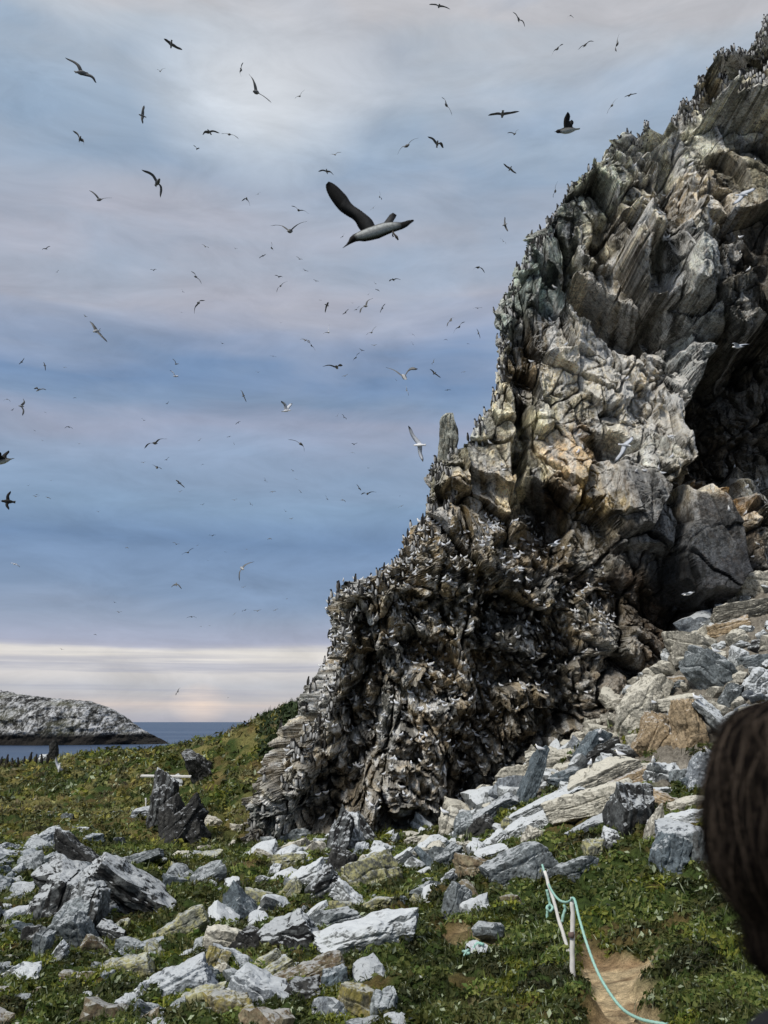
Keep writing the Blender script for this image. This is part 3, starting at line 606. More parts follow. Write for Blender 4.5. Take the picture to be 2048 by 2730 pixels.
tag(cliff, 'towering craggy sea cliff streaked with guano and crowded with nesting birds', 'cliff')
del num, den
VX, VY = project(CX, CY, CZm)          # where each point of the finished face appears: used to find ledges in view
# visible test by a coarse depth buffer (keeps birds off hidden pockets)
_fin = (VX > -20) & (VX < 2068) & (VY > -20) & (VY < 2400)
_bx = np.clip((VX / 8).astype(int), 0, 259); _by = np.clip((VY / 8).astype(int) + 3, 0, 330)
zb = np.full((331, 260), 1e9); np.minimum.at(zb, (_by[_fin], _bx[_fin]), CY[_fin])
VIS = _fin & (CY < zb[_by, _bx] + 0.45)
Q1, Q2, Q3, Q4, Q5, Q6 = (0, 2180, .3617), (500, 2180, .3617), (950, 2000, .3617), (1350, 1800, .3617), (1548, 1300, .3014), (0, 1800, .5425)
# boulders: tile, centre, size in it, tilt, stone, what sets it apart
ROCKS = [
 (Q1, 320, 180, 230, 110, 20, 'bluewhite', 'pale blue slab topping the heap of grey scree at the far left'),
 (Q1, 50, 370, 110, 70, 0, 'blue', 'blue-grey rock low in the left scree heap, cut by the picture edge'),
 (Q1, 175, 245, 120, 55, 5, 'blue', 'flat blue-grey rock just left of the pale blue slab'),
 (Q1, 375, 340, 90, 80, -20, 'bluewhite', 'knobbly blue-white rock between the scree heap and the dark tilted slab'),
 (Q1, 230, 530, 100, 75, 20, 'grey', 'grey rock left of the fluted outcrop top'),
 (Q1, 120, 630, 120, 75, 15, 'blue', 'rounded blue-grey rock in grass left of the fluted outcrop'),
 (Q1, 25, 690, 75, 60, 0, 'bluewhite', 'pale rock at the left edge level with the fluted outcrop'),
 (Q1, 60, 955, 150, 50, 0, 'grey', 'flat mossy grey stone at the left edge below the fluted outcrop'),
 (Q1, 90, 1180, 140, 70, 35, 'white', 'tilted white-topped rock in the lower left corner'),
 (Q1, 70, 1120, 85, 45, 0, 'blue', 'blue-grey stone behind the tilted white-topped rock, lower left'),
 (Q1, 600, 300, 420, 130, -38, 'dark', 'long dark slab with a white upper edge leaning right, upper of two'),
 (Q1, 1000, 570, 580, 180, -36, 'banded', 'long banded black and white slab leaning right, lower of two'),
 (Q1, 560, 510, 430, 190, -25, 'banded', 'white streaked cap of the fluted outcrop on the left'),
 (Q1, 430, 640, 380, 230, 80, 'banded', 'steep fluted black and white block at the left of the outcrop'),
 (Q1, 640, 700, 360, 220, 75, 'banded', 'fluted streaked block in the middle of the left outcrop'),
 (Q1, 720, 690, 190, 150, 40, 'white', 'white-washed block on the right shoulder of the fluted outcrop'),
 (Q1, 470, 870, 260, 180, 70, 'grey', 'smooth grey column at the base of the fluted outcrop'),
 (Q1, 590, 900, 250, 130, -60, 'grey', 'narrow grey column leaning left under the fluted outcrop'),
 (Q1, 700, 970, 150, 90, -40, 'brown', 'low brownish stone at the very foot of the fluted outcrop'),
 (Q1, 820, 880, 190, 130, -20, 'banded', 'squat speckled block right of the fluted outcrop foot'),
 (Q1, 900, 825, 95, 90, 0, 'lichen', 'small yellow-green stone under the lower banded slab'),
 (Q1, 300, 975, 220, 95, 82, 'grey', 'upright grey stone left of the small white tilted stone'),
 (Q1, 225, 930, 190, 100, 75, 'dark', 'dark upright stone at the far left foot of the fluted outcrop'),
 (Q1, 420, 1030, 160, 70, 48, 'white', 'small white tilted stone below the fluted outcrop'),
 (Q1, 950, 330, 420, 60, 17, 'grey', 'long thin grey slab lying behind the banded slab'),
 (Q1, 1190, 330, 160, 50, -15, 'grey', 'flat grey stone at the tip of the long thin slab'),
 (Q1, 700, 175, 130, 80, 0, 'blue', 'blue-grey stone on grass above the tilted slabs'),
 (Q1, 1490, 300, 270, 50, 8, 'lichen', 'low yellow-green ledge stone in the middle of the grass'),
 (Q1, 1330, 840, 330, 140, 28, 'lichen', 'blocky yellow-green stone with a sharp ridge right of the outcrop'),
 (Q1, 960, 955, 85, 55, 0, 'pale', 'little cream stone left of the flat blue slab'),
 (Q1, 1110, 960, 240, 55, 12, 'blue', 'flat blue slab sunk in turf below the yellow-green ridge stone'),
 (Q1, 930, 1135, 310, 115, 12, 'lichen', 'wide greenish-white block standing in turf, bottom left'),
 (Q1, 560, 1230, 190, 120, 0, 'brown', 'low brown mossy stone left of the greenish-white block'),
 (Q1, 1290, 1260, 410, 200, 22, 'bluewhite', 'large speckled blue-white boulder with dark underside, bottom left'),
 (Q1, 1490, 1240, 110, 60, 0, 'blue', 'small blue-grey stone tucked right of the speckled blue-white boulder'),
 (Q1, 975, 1410, 160, 90, -45, 'bluewhite', 'narrow pale stone leaning left under the speckled boulder'),
 (Q1, 1120, 1475, 240, 110, -25, 'blue', 'blue-grey slab at the bottom edge under the speckled boulder'),
 (Q1, 120, 1450, 230, 60, 0, 'brown', 'flat brown stone at the bottom left corner'),
 (Q1, 270, 1475, 140, 70, 0, 'dark', 'dark stone with a pale top next to the flat brown corner stone'),
 (Q1, 740, 1405, 90, 45, 0, 'pale', 'small pinkish white stone alone in the bottom left turf'),
 (Q1, 1510, 1400, 270, 180, 25, 'lichen', 'mossy sloping grey-green boulder at the bottom beside the yellow-brown one'),
 (Q2, 300, 930, 260, 150, -12, 'pale', 'pale triangular block with a flat front in the lower middle left'),
 (Q2, 330, 1065, 230, 110, -22, 'bluewhite', 'blue-white broken block under the pale triangular one'),
 (Q2, 185, 1110, 190, 130, 70, 'yellow', 'rounded stone covered in yellow lichen under the pale triangle block'),
 (Q2, 280, 1180, 130, 100, -50, 'pale', 'small sharp cream stone beside a blue splinter'),
 (Q2, 200, 1230, 110, 90, 80, 'blue', 'blue splinter stone under the yellow lichen stone'),
 (Q2, 460, 930, 180, 150, -30, 'dark', 'dark angular stone right of the pale triangular block'),
 (Q2, 740, 920, 340, 220, 10, 'banded', 'big rough grey boulder with a knobbly lichened face, lower middle'),
 (Q2, 880, 900, 200, 130, -25, 'grey', 'grey wedge on the right end of the knobbly boulder'),
 (Q2, 910, 730, 220, 40, 42, 'white', 'thin white rib of rock rising behind the knobbly boulder'),
 (Q2, 1310, 905, 600, 200, 17, 'white', 'largest long white boulder lying across the lower middle'),
 (Q2, 1090, 790, 300, 150, 8, 'grey', 'grey boulder streaked with moss behind the long white one'),
 (Q2, 560, 1095, 230, 60, 32, 'lichen', 'long thin greenish stone pointing up right, upper of a pair'),
 (Q2, 630, 1180, 290, 90, 28, 'lichen', 'long thick greenish stone pointing up right, lower of a pair'),
 (Q2, 900, 1175, 440, 140, 23, 'brown', 'long brownish sloping stone with a mossy top, lower middle'),
 (Q2, 540, 1335, 400, 180, -18, 'bluewhite', 'smooth blue-white block like a cut beam at the bottom'),
 (Q2, 1085, 1285, 250, 140, 88, 'blue', 'upright slate-blue slab near the bottom centre'),
 (Q2, 880, 1330, 210, 180, 15, 'dark', 'dark hollowed stone left of the upright slate-blue slab'),
 (Q2, 335, 1450, 240, 170, 10, 'yellow', 'yellow-brown rounded boulder on the bottom edge'),
 (Q2, 720, 1490, 140, 90, 10, 'blue', 'blue stone on the bottom edge right of the cut-beam block'),
 (Q2, 570, 1505, 190, 50, 0, 'lichen', 'flat greenish stone on the bottom edge under the cut-beam block'),
 (Q2, 1240, 1420, 210, 190, -20, 'yellow', 'stone splashed bright yellow with lichen at the bottom centre'),
 (Q2, 1450, 1420, 200, 150, 80, 'grey', 'tall grey stone right of the bright yellow splashed one'),
 (Q2, 1350, 450, 330, 210, 8, 'lichen', 'big rounded yellow-green boulder under the cliff foot'),
 (Q2, 1020, 540, 220, 180, 30, 'banded', 'black and white mottled boulder overhanging a dark gap'),
 (Q2, 1190, 600, 240, 110, -35, 'white', 'white block falling to the right beside the mottled boulder'),
 (Q2, 865, 475, 220, 120, 28, 'white', 'white-washed humped stone in the middle grass'),
 (Q2, 740, 570, 200, 90, 50, 'lichen', 'greenish flank stone under the white humped stone'),
 (Q2, 540, 625, 150, 100, -10, 'lichen', 'low lichened stone left of the white humped stone'),
 (Q2, 740, 350, 210, 105, 0, 'lichen', 'flat oval stone with a pitted top, middle grass'),
 (Q2, 645, 400, 90, 55, 70, 'white', 'small white tooth left of the flat oval stone'),
 (Q2, 800, 240, 170, 90, 22, 'pale', 'pinkish white rounded stone above the flat oval stone'),
 (Q2, 690, 275, 150, 40, 20, 'grey', 'thin grey stone left of the pinkish white rounded stone'),
 (Q2, 1110, 170, 330, 120, 70, 'banded', 'tall narrow white-veined fin at the foot of the cliff, leftmost of three'),
 (Q2, 1225, 160, 290, 100, 100, 'white', 'tall white fin at the foot of the cliff, second of three'),
 (Q2, 1310, 130, 260, 80, 125, 'banded', 'dark fin leaning left at the foot of the cliff, third of three'),
 (Q2, 1120, 370, 210, 140, 80, 'dark', 'dark block under the three fins at the cliff foot'),
 (Q2, 1290, 270, 130, 80, 85, 'bluewhite', 'small bright stone under the third fin'),
 (Q2, 1410, 275, 130, 110, 60, 'white', 'smooth white stone behind the yellow-green boulder'),
 (Q2, 1580, 310, 180, 60, 30, 'white', 'slim white stone pointing up right behind the yellow-green boulder'),
 (Q2, 1390, 660, 200, 80, 20, 'lichen', 'low pale mossy rubble right of the falling white block'),
 (Q3, 540, 720, 210, 90, 28, 'white', 'white boulder with a mossy notch under the cliff cave'),
 (Q3, 530, 820, 190, 50, -42, 'blue', 'thin grey slab slipping down under the mossy notch boulder'),
 (Q3, 690, 590, 190, 130, 75, 'pale', 'cream block against the cave mouth of the cliff'),
 (Q3, 780, 630, 170, 110, 85, 'grey', 'striped grey block right of the cream block at the cave mouth'),
 (Q3, 680, 810, 190, 100, 45, 'grey', 'grey wedge below the striped block'),
 (Q3, 870, 740, 120, 70, -32, 'pale', 'small cream wedge above the brown banded block'),
 (Q3, 930, 590, 180, 140, 55, 'dark', 'dark hollow boulder with a pale rim by the cave mouth'),
 (Q3, 1010, 460, 360, 80, 28, 'bluewhite', 'long blue-white slab leaning on the cliff foot'),
 (Q3, 1110, 600, 160, 70, 85, 'lichen', 'narrow standing greenish stone under the leaning slab'),
 (Q3, 1190, 610, 210, 110, 30, 'white', 'bright white streaked boulder below the long leaning slab'),
 (Q3, 1040, 685, 150, 80, 38, 'white', 'small bright white boulder at the end of the streaked one'),
 (Q3, 1310, 650, 110, 90, 70, 'pale', 'little pale stone above the large speckled grey boulder'),
 (Q3, 895, 915, 220, 180, -6, 'brown', 'brown block with drip stripes and a white top, centre right'),
 (Q3, 990, 785, 240, 70, 12, 'white', 'white flat stone capping the brown striped block'),
 (Q3, 1200, 895, 400, 220, 24, 'grey', 'large speckled grey boulder where the rope starts'),
 (Q3, 740, 1160, 230, 140, 65, 'grey', 'upright grey stone in turf below the brown striped block'),
 (Q3, 840, 1080, 160, 90, -60, 'brown', 'brownish stone leaning on the upright grey stone'),
 (Q3, 685, 960, 120, 70, 50, 'bluewhite', 'small blue-white stone in turf left of the brown striped block'),
 (Q3, 1060, 1050, 120, 65, 0, 'grey', 'grey stone under the speckled boulder'),
 (Q3, 1150, 1130, 110, 80, 10, 'brown', 'dull brown stone left of the leaning stake'),
 (Q3, 500, 985, 130, 45, 10, 'grey', 'low grey stone in turf right of the yellow-green boulder'),
 (Q3, 1590, 925, 300, 130, 23, 'grey', 'grey lichened boulder behind the rope stakes'),
 (Q3, 1300, 230, 440, 70, 68, 'blue', 'narrow blue-grey slab standing on end against the cliff'),
 (Q4, 350, 640, 330, 120, 2, 'pale', 'flat-topped pale block with vertical front on the boulder slope'),
 (Q4, 460, 770, 190, 90, 22, 'blue', 'dark blue stone under the flat-topped pale block'),
 (Q4, 700, 765, 460, 130, 22, 'pale', 'long square-edged pale block pointing up right on the slope'),
 (Q4, 280, 960, 480, 60, 27, 'white', 'long thin white slab running down left on the slope'),
 (Q4, 260, 1080, 420, 80, 18, 'white', 'rough white ledge under the long thin white slab'),
 (Q4, 640, 950, 520, 130, 17, 'pale', 'long cream slab with striped front across the slope'),
 (Q4, 930, 1030, 340, 240, 88, 'banded', 'big block streaked with white runs in the middle of the slope'),
 (Q4, 1060, 885, 330, 60, 4, 'white', 'flat white cap on the big streaked block'),
 (Q4, 1330, 965, 230, 75, 18, 'pale', 'pale slab lying right of the big streaked block'),
 (Q4, 1170, 930, 200, 70, -20, 'tan', 'thin tan stone between streaked block and pale slab'),
 (Q4, 960, 780, 200, 80, 25, 'tan', 'tan wedge behind the long cream slab'),
 (Q4, 1150, 760, 190, 140, -3, 'white', 'square white block under the brown-faced boulders'),
 (Q4, 1030, 700, 140, 60, 0, 'pale', 'small cream stone left of the square white block'),
 (Q4, 1270, 780, 110, 90, 85, 'grey', 'grey stone right of the square white block'),
 (Q4, 1430, 750, 230, 110, 70, 'bluewhite', 'tall blue-white stone beside the dark hair at the right'),
 (Q4, 1345, 810, 90, 80, 10, 'blue', 'round blue stone at the foot of the tall blue-white stone'),
 (Q4, 600, 570, 280, 80, 55, 'blue', 'slanting blue-green slab below two perched gulls'),
 (Q4, 780, 490, 240, 80, -8, 'pale', 'pale slab left of the triangular boulder'),
 (Q4, 720, 580, 200, 90, 28, 'dark', 'dark stone in the gap under the pale slab'),
 (Q4, 880, 620, 140, 110, 0, 'dark', 'dark stone behind the long square-edged block'),
 (Q4, 980, 250, 400, 190, 52, 'pale', 'large pale triangular boulder highest on the left of the slope'),
 (Q4, 1100, 440, 300, 165, 62, 'tan', 'brown-faced boulder with a white left edge, left of a pair'),
 (Q4, 1345, 410, 330, 150, 97, 'tan', 'brown-faced boulder shaped like a fan, right of a pair'),
 (Q4, 1560, 360, 360, 80, -48, 'white', 'long white slab leaning left over the fan-shaped boulder'),
 (Q4, 1290, 215, 230, 80, 8, 'pale', 'cream slab resting over the pair of brown-faced boulders'),
 (Q4, 1250, 100, 180, 60, 10, 'grey', 'flat grey stone roofing a gap above the cream slab'),
 (Q4, 590, 1130, 230, 50, 28, 'bluewhite', 'slim blue-white stone alone in turf below the slope'),
 (Q4, 640, 1300, 130, 100, 80, 'lichen', 'small lichened stone standing in turf behind the rope stakes'),
 (Q4, 765, 1225, 110, 90, 70, 'white', 'small white stone in turf under the streaked block'),
 (Q4, 1290, 1080, 410, 70, 12, 'white', 'long white slab with a blue boulder beneath it, at the right'),
 (Q4, 1080, 1140, 220, 50, 68, 'pale', 'thin pale rib left of the blue lichened boulder'),
 (Q4, 1290, 1250, 280, 200, 5, 'bluewhite', 'upper half of the blue boulder at the right, mottled lilac'),
 (Q4, 1190, 1370, 260, 180, 70, 'blue', 'smooth blue flank with yellow lichen at the right'),
 (Q4, 1420, 1340, 250, 110, 75, 'grey', 'grey flank right of the smooth blue one'),
 (Q5, 1560, 880, 290, 180, -2, 'pale', 'cream square-cut block at the right edge under the cliff'),
 (Q5, 1470, 1100, 460, 120, 9, 'pale', 'long cream slab below the square-cut block, right edge'),
 (Q5, 1300, 1270, 280, 130, 12, 'tan', 'tan ledge under the long cream slab'),
 (Q5, 1010, 1460, 330, 230, -14, 'pale', 'large smooth cream boulder at the top of the scree'),
 (Q5, 1160, 1650, 400, 250, -36, 'grey', 'large angular grey and white boulder below the smooth cream one'),
 (Q5, 1380, 1345, 150, 110, 25, 'pale', 'small square cream stone high in the scree'),
 (Q5, 1380, 1545, 190, 110, 60, 'white', 'white oval stone right of the smooth cream boulder'),
 (Q5, 1540, 1560, 220, 100, 5, 'grey', 'flat grey stone at the right edge of the scree'),
 (Q5, 1550, 1750, 250, 140, 42, 'white', 'white ragged block low at the right edge of the scree'),
 (Q5, 1330, 1860, 220, 110, 65, 'grey', 'green-grey stone above the leaning white slab'),
 (Q5, 1560, 1990, 280, 90, 10, 'pale', 'pale stone just above the dark hair at the right'),
 (Q5, 890, 1720, 260, 70, 0, 'tan', 'tan slab bridging a gap left of the angular grey boulder'),
 (Q5, 1600, 1410, 160, 90, 10, 'banded', 'dark-spotted stone at the right edge above the scree'),
 (Q6, 797, 662, 250, 85, 84, 'banded', 'tall black and white rib of the small outcrop on the grass hill'),
 (Q6, 905, 740, 210, 110, 50, 'dark', 'dark sloping flank of the small outcrop on the grass hill'),
 (Q6, 850, 735, 190, 95, 100, 'dark', 'black cleft stone in the middle of the small hill outcrop'),
 (Q6, 945, 765, 150, 80, -48, 'dark', 'low dark rubble block at the right foot of the small hill outcrop'),
 (Q6, 830, 540, 90, 55, 15, 'white', 'knobbly white stone on top of the small hill outcrop'),
 (Q6, 705, 695, 85, 60, 10, 'bluewhite', 'bright white stone left of the small hill outcrop'),
 (Q6, 1042, 735, 80, 50, -15, 'pale', 'pinkish stone right of the small hill outcrop'),
 (Q6, 1165, 765, 50, 45, 0, 'pale', 'round pale stone between hill outcrop and cliff'),
 (Q6, 985, 470, 150, 80, -60, 'dark', 'dark mossy crag on the hillside above the small outcrop'),
 (Q6, 220, 412, 45, 30, 0, 'white', 'small white rock on the far shore beside the dark birds'),
 (Q6, 262, 385, 34, 90, 0, 'dark', 'dark stump of rock on the far shore under the island'),
]
# ------------------------------------------------------------------ boulders
def rock_mat(name, base, dark, guano, lichen=None, lam=0.0, band=0.0, wash=(0.56, 0.59, 0.61)):
    m, t, b = new_mat(name, 0.93, 0.15)
    oi = t.add('ShaderNodeObjectInfo').outputs['Random']
    v = t.add('ShaderNodeTexCoord').outputs['Object']
    v = t.add('ShaderNodeVectorMath', {0: v, 1: t.math('MULTIPLY', oi, 50.0)}, operation='ADD').outputs[0]
    nz = t.add('ShaderNodeSeparateXYZ', {0: t.add('ShaderNodeNewGeometry').outputs['Normal']}).outputs[2]
    n1 = t.noise(v, 2.6, 7, 0.7, 0.3); n2 = t.noise(v, 16, 6, 0.75); n3 = t.noise(t.scale(v, (5.5, 5.5, 1.1)), 1.5, 5, 0.7, 0.4)
    c = t.mix(t.ramp(n1, [(0.35, 0.0), (0.62, 1.0)]), dark, base)
    c = t.mix(1.0, c, t.ramp(n2, [(0.36, 0.22), (0.47, 0.78), (0.66, 1.3)]), 'MULTIPLY')
    c = t.mix(1.0, c, (0.82, 0.82, 0.80) if name[:4] in ('pale', 'wash', 'tan_') else (0.72, 0.74, 0.75), 'MULTIPLY')
    c = t.mix(1.0, c, t.ramp(oi, [(0.0, 0.6), (1.0, 1.15)]), 'MULTIPLY')
    if band:
        wv = t.add('ShaderNodeTexWave', {'Vector': v, 'Scale': 1.3, 'Distortion': 5.0, 'Detail': 4.0, 'Detail Scale': 2.0}, bands_direction='Z').outputs[1]
        c = t.mix(t.math('MULTIPLY', t.ramp(wv, [(0.3, 1.0), (0.6, 0.0)]), band), c, tuple(x * 0.3 for x in dark))
    if lichen:
        l = t.noise(v, 7, 5, 0.7)
        c = t.mix(t.math('MULTIPLY', t.ramp(l, [(0.44, 0.0), (0.56, 1.0)]), lam), c, lichen)
    gg = t.math('ADD', t.math('ADD', t.math('MULTIPLY', n3, 0.7), t.math('MULTIPLY', n2, 0.35)), t.math('MULTIPLY', t.math('ADD', nz, 0.1), 0.45))
    c = t.mix(t.math('MULTIPLY', t.ramp(gg, [(0.98 - guano * 0.5, 0.0), (1.10 - guano * 0.5, 0.95)]), min(1.0, 0.35 + guano)), c, wash)
    dr = t.ramp(n3, [(0.33, 1.0), (0.42, 0.0)]); c = t.mix(t.math('MULTIPLY', dr, 0.6), c, (0.045, 0.043, 0.040))
    t.l.new(c, b.inputs['Base Color'])
    bp = t.add('ShaderNodeBump', {'Strength': 0.7, 'Distance': 0.05, 'Height': n1}); bp2 = t.add('ShaderNodeBump', {'Strength': 0.7, 'Distance': 0.012, 'Height': n2, 'Normal': bp.outputs[0]})
    t.l.new(bp2.outputs[0], b.inputs['Normal'])
    return m
RM = {'grey': rock_mat('grey_stone', (0.34, 0.37, 0.38), (0.11, 0.125, 0.13), 0.22), 'blue': rock_mat('blue_grey_stone', (0.24, 0.285, 0.315), (0.09, 0.108, 0.12), 0.2),
      'bluewhite': rock_mat('blue_white_stone', (0.44, 0.47, 0.50), (0.19, 0.21, 0.24), 0.38), 'white': rock_mat('washed_stone', (0.46, 0.49, 0.50), (0.19, 0.20, 0.21), 0.62),
      'pale': rock_mat('pale_stone', (0.56, 0.53, 0.46), (0.32, 0.31, 0.27), 0.4, wash=(0.62, 0.60, 0.52)), 'lichen': rock_mat('lichen_stone', (0.38, 0.38, 0.31), (0.17, 0.17, 0.14), 0.15, (0.42, 0.40, 0.19), 0.7),
      'brown': rock_mat('brown_stone', (0.33, 0.25, 0.16), (0.17, 0.12, 0.075), 0.15, (0.30, 0.30, 0.2), 0.3), 'tan': rock_mat('tan_stone', (0.56, 0.44, 0.30), (0.36, 0.27, 0.17), 0.25),
      'dark': rock_mat('dark_stone', (0.11, 0.107, 0.10), (0.035, 0.035, 0.035), 0.12, band=0.5), 'banded': rock_mat('banded_stone', (0.25, 0.26, 0.26), (0.045, 0.045, 0.045), 0.38, band=0.9),
      'yellow': rock_mat('yellow_stone', (0.36, 0.33, 0.22), (0.15, 0.12, 0.07), 0.15, (0.42, 0.35, 0.08), 0.5)}
import bmesh
def ico(sub):
    bm = bmesh.new(); bmesh.ops.create_icosphere(bm, subdivisions=sub, radius=1.0); bm.verts.ensure_lookup_table()
    V = np.array([v.co[:] for v in bm.verts]); Fc = np.array([[v.index for v in f.verts] for f in bm.faces]); bm.free(); return V, Fc
ICO = {k: ico(k) for k in (3, 4, 5)}
def rock_shape(dims, seed, sub=5, cuts=7, blocky=1.0):
    rs = np.random.RandomState(seed); Vd, Fc = ICO[sub]
    # directions spread as on a box, so that long slabs keep an even surface
    mx = np.abs(Vd).max(1, keepdims=True); Dn = Vd / mx ** 0.6; Dn /= np.linalg.norm(Dn, axis=1)[:, None]
    pl = []
    for ax in range(3):
        for sg in (-1, 1):
            n = rs.normal(0, 0.16, 3); n[ax] = sg; n /= np.linalg.norm(n); pl.append((n, 0.80 + 0.2 * rs.rand()))
    for _ in range(cuts):
        n = rs.normal(0, 1, 3); n /= np.linalg.norm(n); pl.append((n, rs.uniform(0.82, 1.12)))
    r = np.full(len(Dn), 9.0)
    for n, h in pl:
        q = Dn @ n; r = np.where(q > 1e-3, np.minimum(r, h / np.maximum(q, 1e-3)), r)
    V = Dn * r[:, None] * np.array(dims) * 0.5
    md = min(dims)
    nrm = Dn
    f1 = vnoise3(V / md * 2.2 + seed, seed) - 0.5; f2 = vnoise3(V / md * 6 + seed, seed + 1) - 0.5; f3 = vnoise3(V / md * 14 + seed, seed + 2) - 0.5
    lay = np.abs(((V[:, 2] / md * 2.6 + f1 * 0.8) % 1.0) - 0.5)       # bedding grooves
    V = V + nrm * (f1 * 0.20 + f2 * 0.11 + f3 * 0.055 - 0.05 * sstep(0.12, 0.0, lay))[:, None] * md
    return V, Fc
def make_rock(name, dims, mat, seed, sub=5, cuts=7, link=True):
    V, Fc = rock_shape(dims, seed, sub, cuts)
    me = mesh_np(name, V, Fc, mat, link=False)
    return me
ROCKPOS = []
Q1, Q2, Q3, Q4, Q5, Q6 = (0, 2180, .3617), (500, 2180, .3617), (950, 2000, .3617), (1350, 1800, .3617), (1548, 1300, .3014), (0, 1800, .5425)
def big_rock(T, cx, cy, w, h, ang, style, label, name='boulder', cat='boulder', depth=None, lift=0.0, yaw=None, Y=None, seed=None):
    sx, sy = T[0] + cx * T[2], T[1] + cy * T[2]; wp, hp = w * T[2], h * T[2]
    a = math.radians(ang); ext = abs(wp * math.sin(a)) / 2 + abs(hp * math.cos(a)) / 2
    if Y is None: Y = hit(sx, sy + ext * 0.72)[1]
    rng = random.Random(int(cx * 7 + cy * 13 + T[0])); sd = seed or rng.randint(1, 99999)
    sc = math.hypot(Y, 1) / F * 1.0; W_, H_ = wp * sc * (1.36 if T in (Q4, Q5) else 1.26), hp * sc * (1.45 if T in (Q4, Q5) else 1.30)
    Dp = depth or (min(W_, H_) * 0.75 + 0.25 * max(W_, H_))
    me = make_rock(name, (W_, Dp, H_), RM[style], sd, 5 if wp * hp > 2500 else 4)
    o = obj(name, me); q = P(sx, sy, Y + Dp * 0.22)
    o.location = tuple(q + np.array([0, 0, lift + 0.02]))
    yw = math.radians(rng.uniform(-22, 22)) if yaw is None else math.radians(yaw)
    o.rotation_euler = (Matrix.Rotation(-a, 3, 'Y') @ Matrix.Rotation(yw, 3, 'Z')).to_euler()
    tag(o, label, cat); ROCKPOS.append((q[0], q[1], max(W_, Dp) * 0.42)); return o
for r in ROCKS: big_rock(*r)

# ---- scree: many smaller stones that look alike
scree_me = {}
for st_ in ('grey', 'blue', 'bluewhite', 'white', 'pale', 'lichen', 'brown'):
    scree_me[st_] = [make_rock('scree_stone', (1.0, rs_, hh), RM[st_], sd, 3, 6) for rs_, hh, sd in ((0.8, 0.5, 3), (0.65, 0.35, 5), (0.9, 0.7, 9), (0.5, 0.4, 12))]
def scatter(poly, n, smin, smax, styles, label, group, seed, name='scree_stone'):
    rg = random.Random(seed); pts = np.array(poly); k = 0; tries = 0; mine = []
    while k < n and tries < n * 60:
        tries += 1
        x = rg.uniform(pts[:, 0].min(), pts[:, 0].max()); y = rg.uniform(pts[:, 1].min(), pts[:, 1].max())
        if not in_poly(np.array([x]), np.array([y]), poly)[0]: continue
        s = smin * (smax / smin) ** (rg.random() ** 1.6)
        if any((x - a) ** 2 + (y - b_) ** 2 < (0.36 * (s + r)) ** 2 for a, b_, r in mine): continue
        if any((x - a) ** 2 + (y - b_) ** 2 < (r * 0.85 + 0.1 * s) ** 2 for a, b_, r in ROCKPOS): continue
        mine.append((x, y, s)); me = rg.choice(scree_me[rg.choice(styles)])
        o = obj(name, me); z = float(ground_z(x, y)); o.location = (x, y, z + s * 0.16); o.scale = (s, s, s * rg.uniform(0.8, 1.3))
        o.rotation_euler = (rg.uniform(-0.5, 0.5), rg.uniform(-0.6, 0.6), rg.uniform(0, 6.28)); tag(o, label, 'stone', group); k += 1
wp_ = lambda pts: [tuple(hit(*p)[:2]) for p in pts]
scatter(wp_([(-20, 2270), (150, 2240), (240, 2300), (230, 2370), (90, 2400), (-20, 2400)]), 75, 0.35, 1.1, ['blue', 'grey', 'bluewhite', 'blue'], 'small blue-grey scree stone in the heap at the left edge of the grass', 'blue-grey scree stones left of the fluted outcrop', 5, 'blue_grey_stone')
scatter([(14.5, 27.5), (15, 24), (12, 25.5), (8.5, 28.5), (2.0, 31.8), (2.2, 33.2), (5, 34.2), (8.6, 34.8), (11.5, 35), (16.5, 35.4), (19, 31)], 285, 0.5, 1.5, ['white', 'pale', 'pale', 'white', 'pale', 'bluewhite'], 'small pale stone in the scree slope at the foot of the cliff', 'pale scree stones under the cliff', 6)
scatter(wp_([(660, 2260), (900, 2235), (1180, 2215), (1400, 2080), (1640, 2040), (1500, 2180), (1150, 2330), (900, 2330), (700, 2300)]), 150, 0.35, 1.3, ['white', 'pale', 'grey', 'white'], 'small guano-washed stone wedged among the boulders below the cliff', 'stones wedged among the boulders', 7, 'wedged_stone')
scatter(wp_([(-30, 2400), (260, 2560), (600, 2480), (900, 2560), (1150, 2640), (1150, 2780), (-60, 2780)]), 175, 0.16, 0.75, ['grey', 'blue', 'lichen', 'brown', 'bluewhite', 'grey', 'white'], 'small loose stone sunk in the leafy turf at the bottom left', 'loose stones in the foreground turf', 8, 'loose_stone')
scatter(wp_([(420, 2330), (1150, 2330), (1380, 2430), (1350, 2560), (900, 2560), (500, 2480)]), 60, 0.25, 0.95, ['grey', 'white', 'lichen', 'blue'], 'weathered stone lying half buried in the middle of the leafy turf', 'half-buried stones in the middle turf', 11, 'turf_stone')
scatter(wp_([(-30, 2130), (600, 2120), (640, 2230), (540, 2440), (300, 2300), (0, 2230)]), 40, 0.25, 0.7, ['grey', 'pale', 'white', 'lichen'], 'pale stone dotting the open grass slope', 'stones on the grass slope', 9, 'loose_stone')
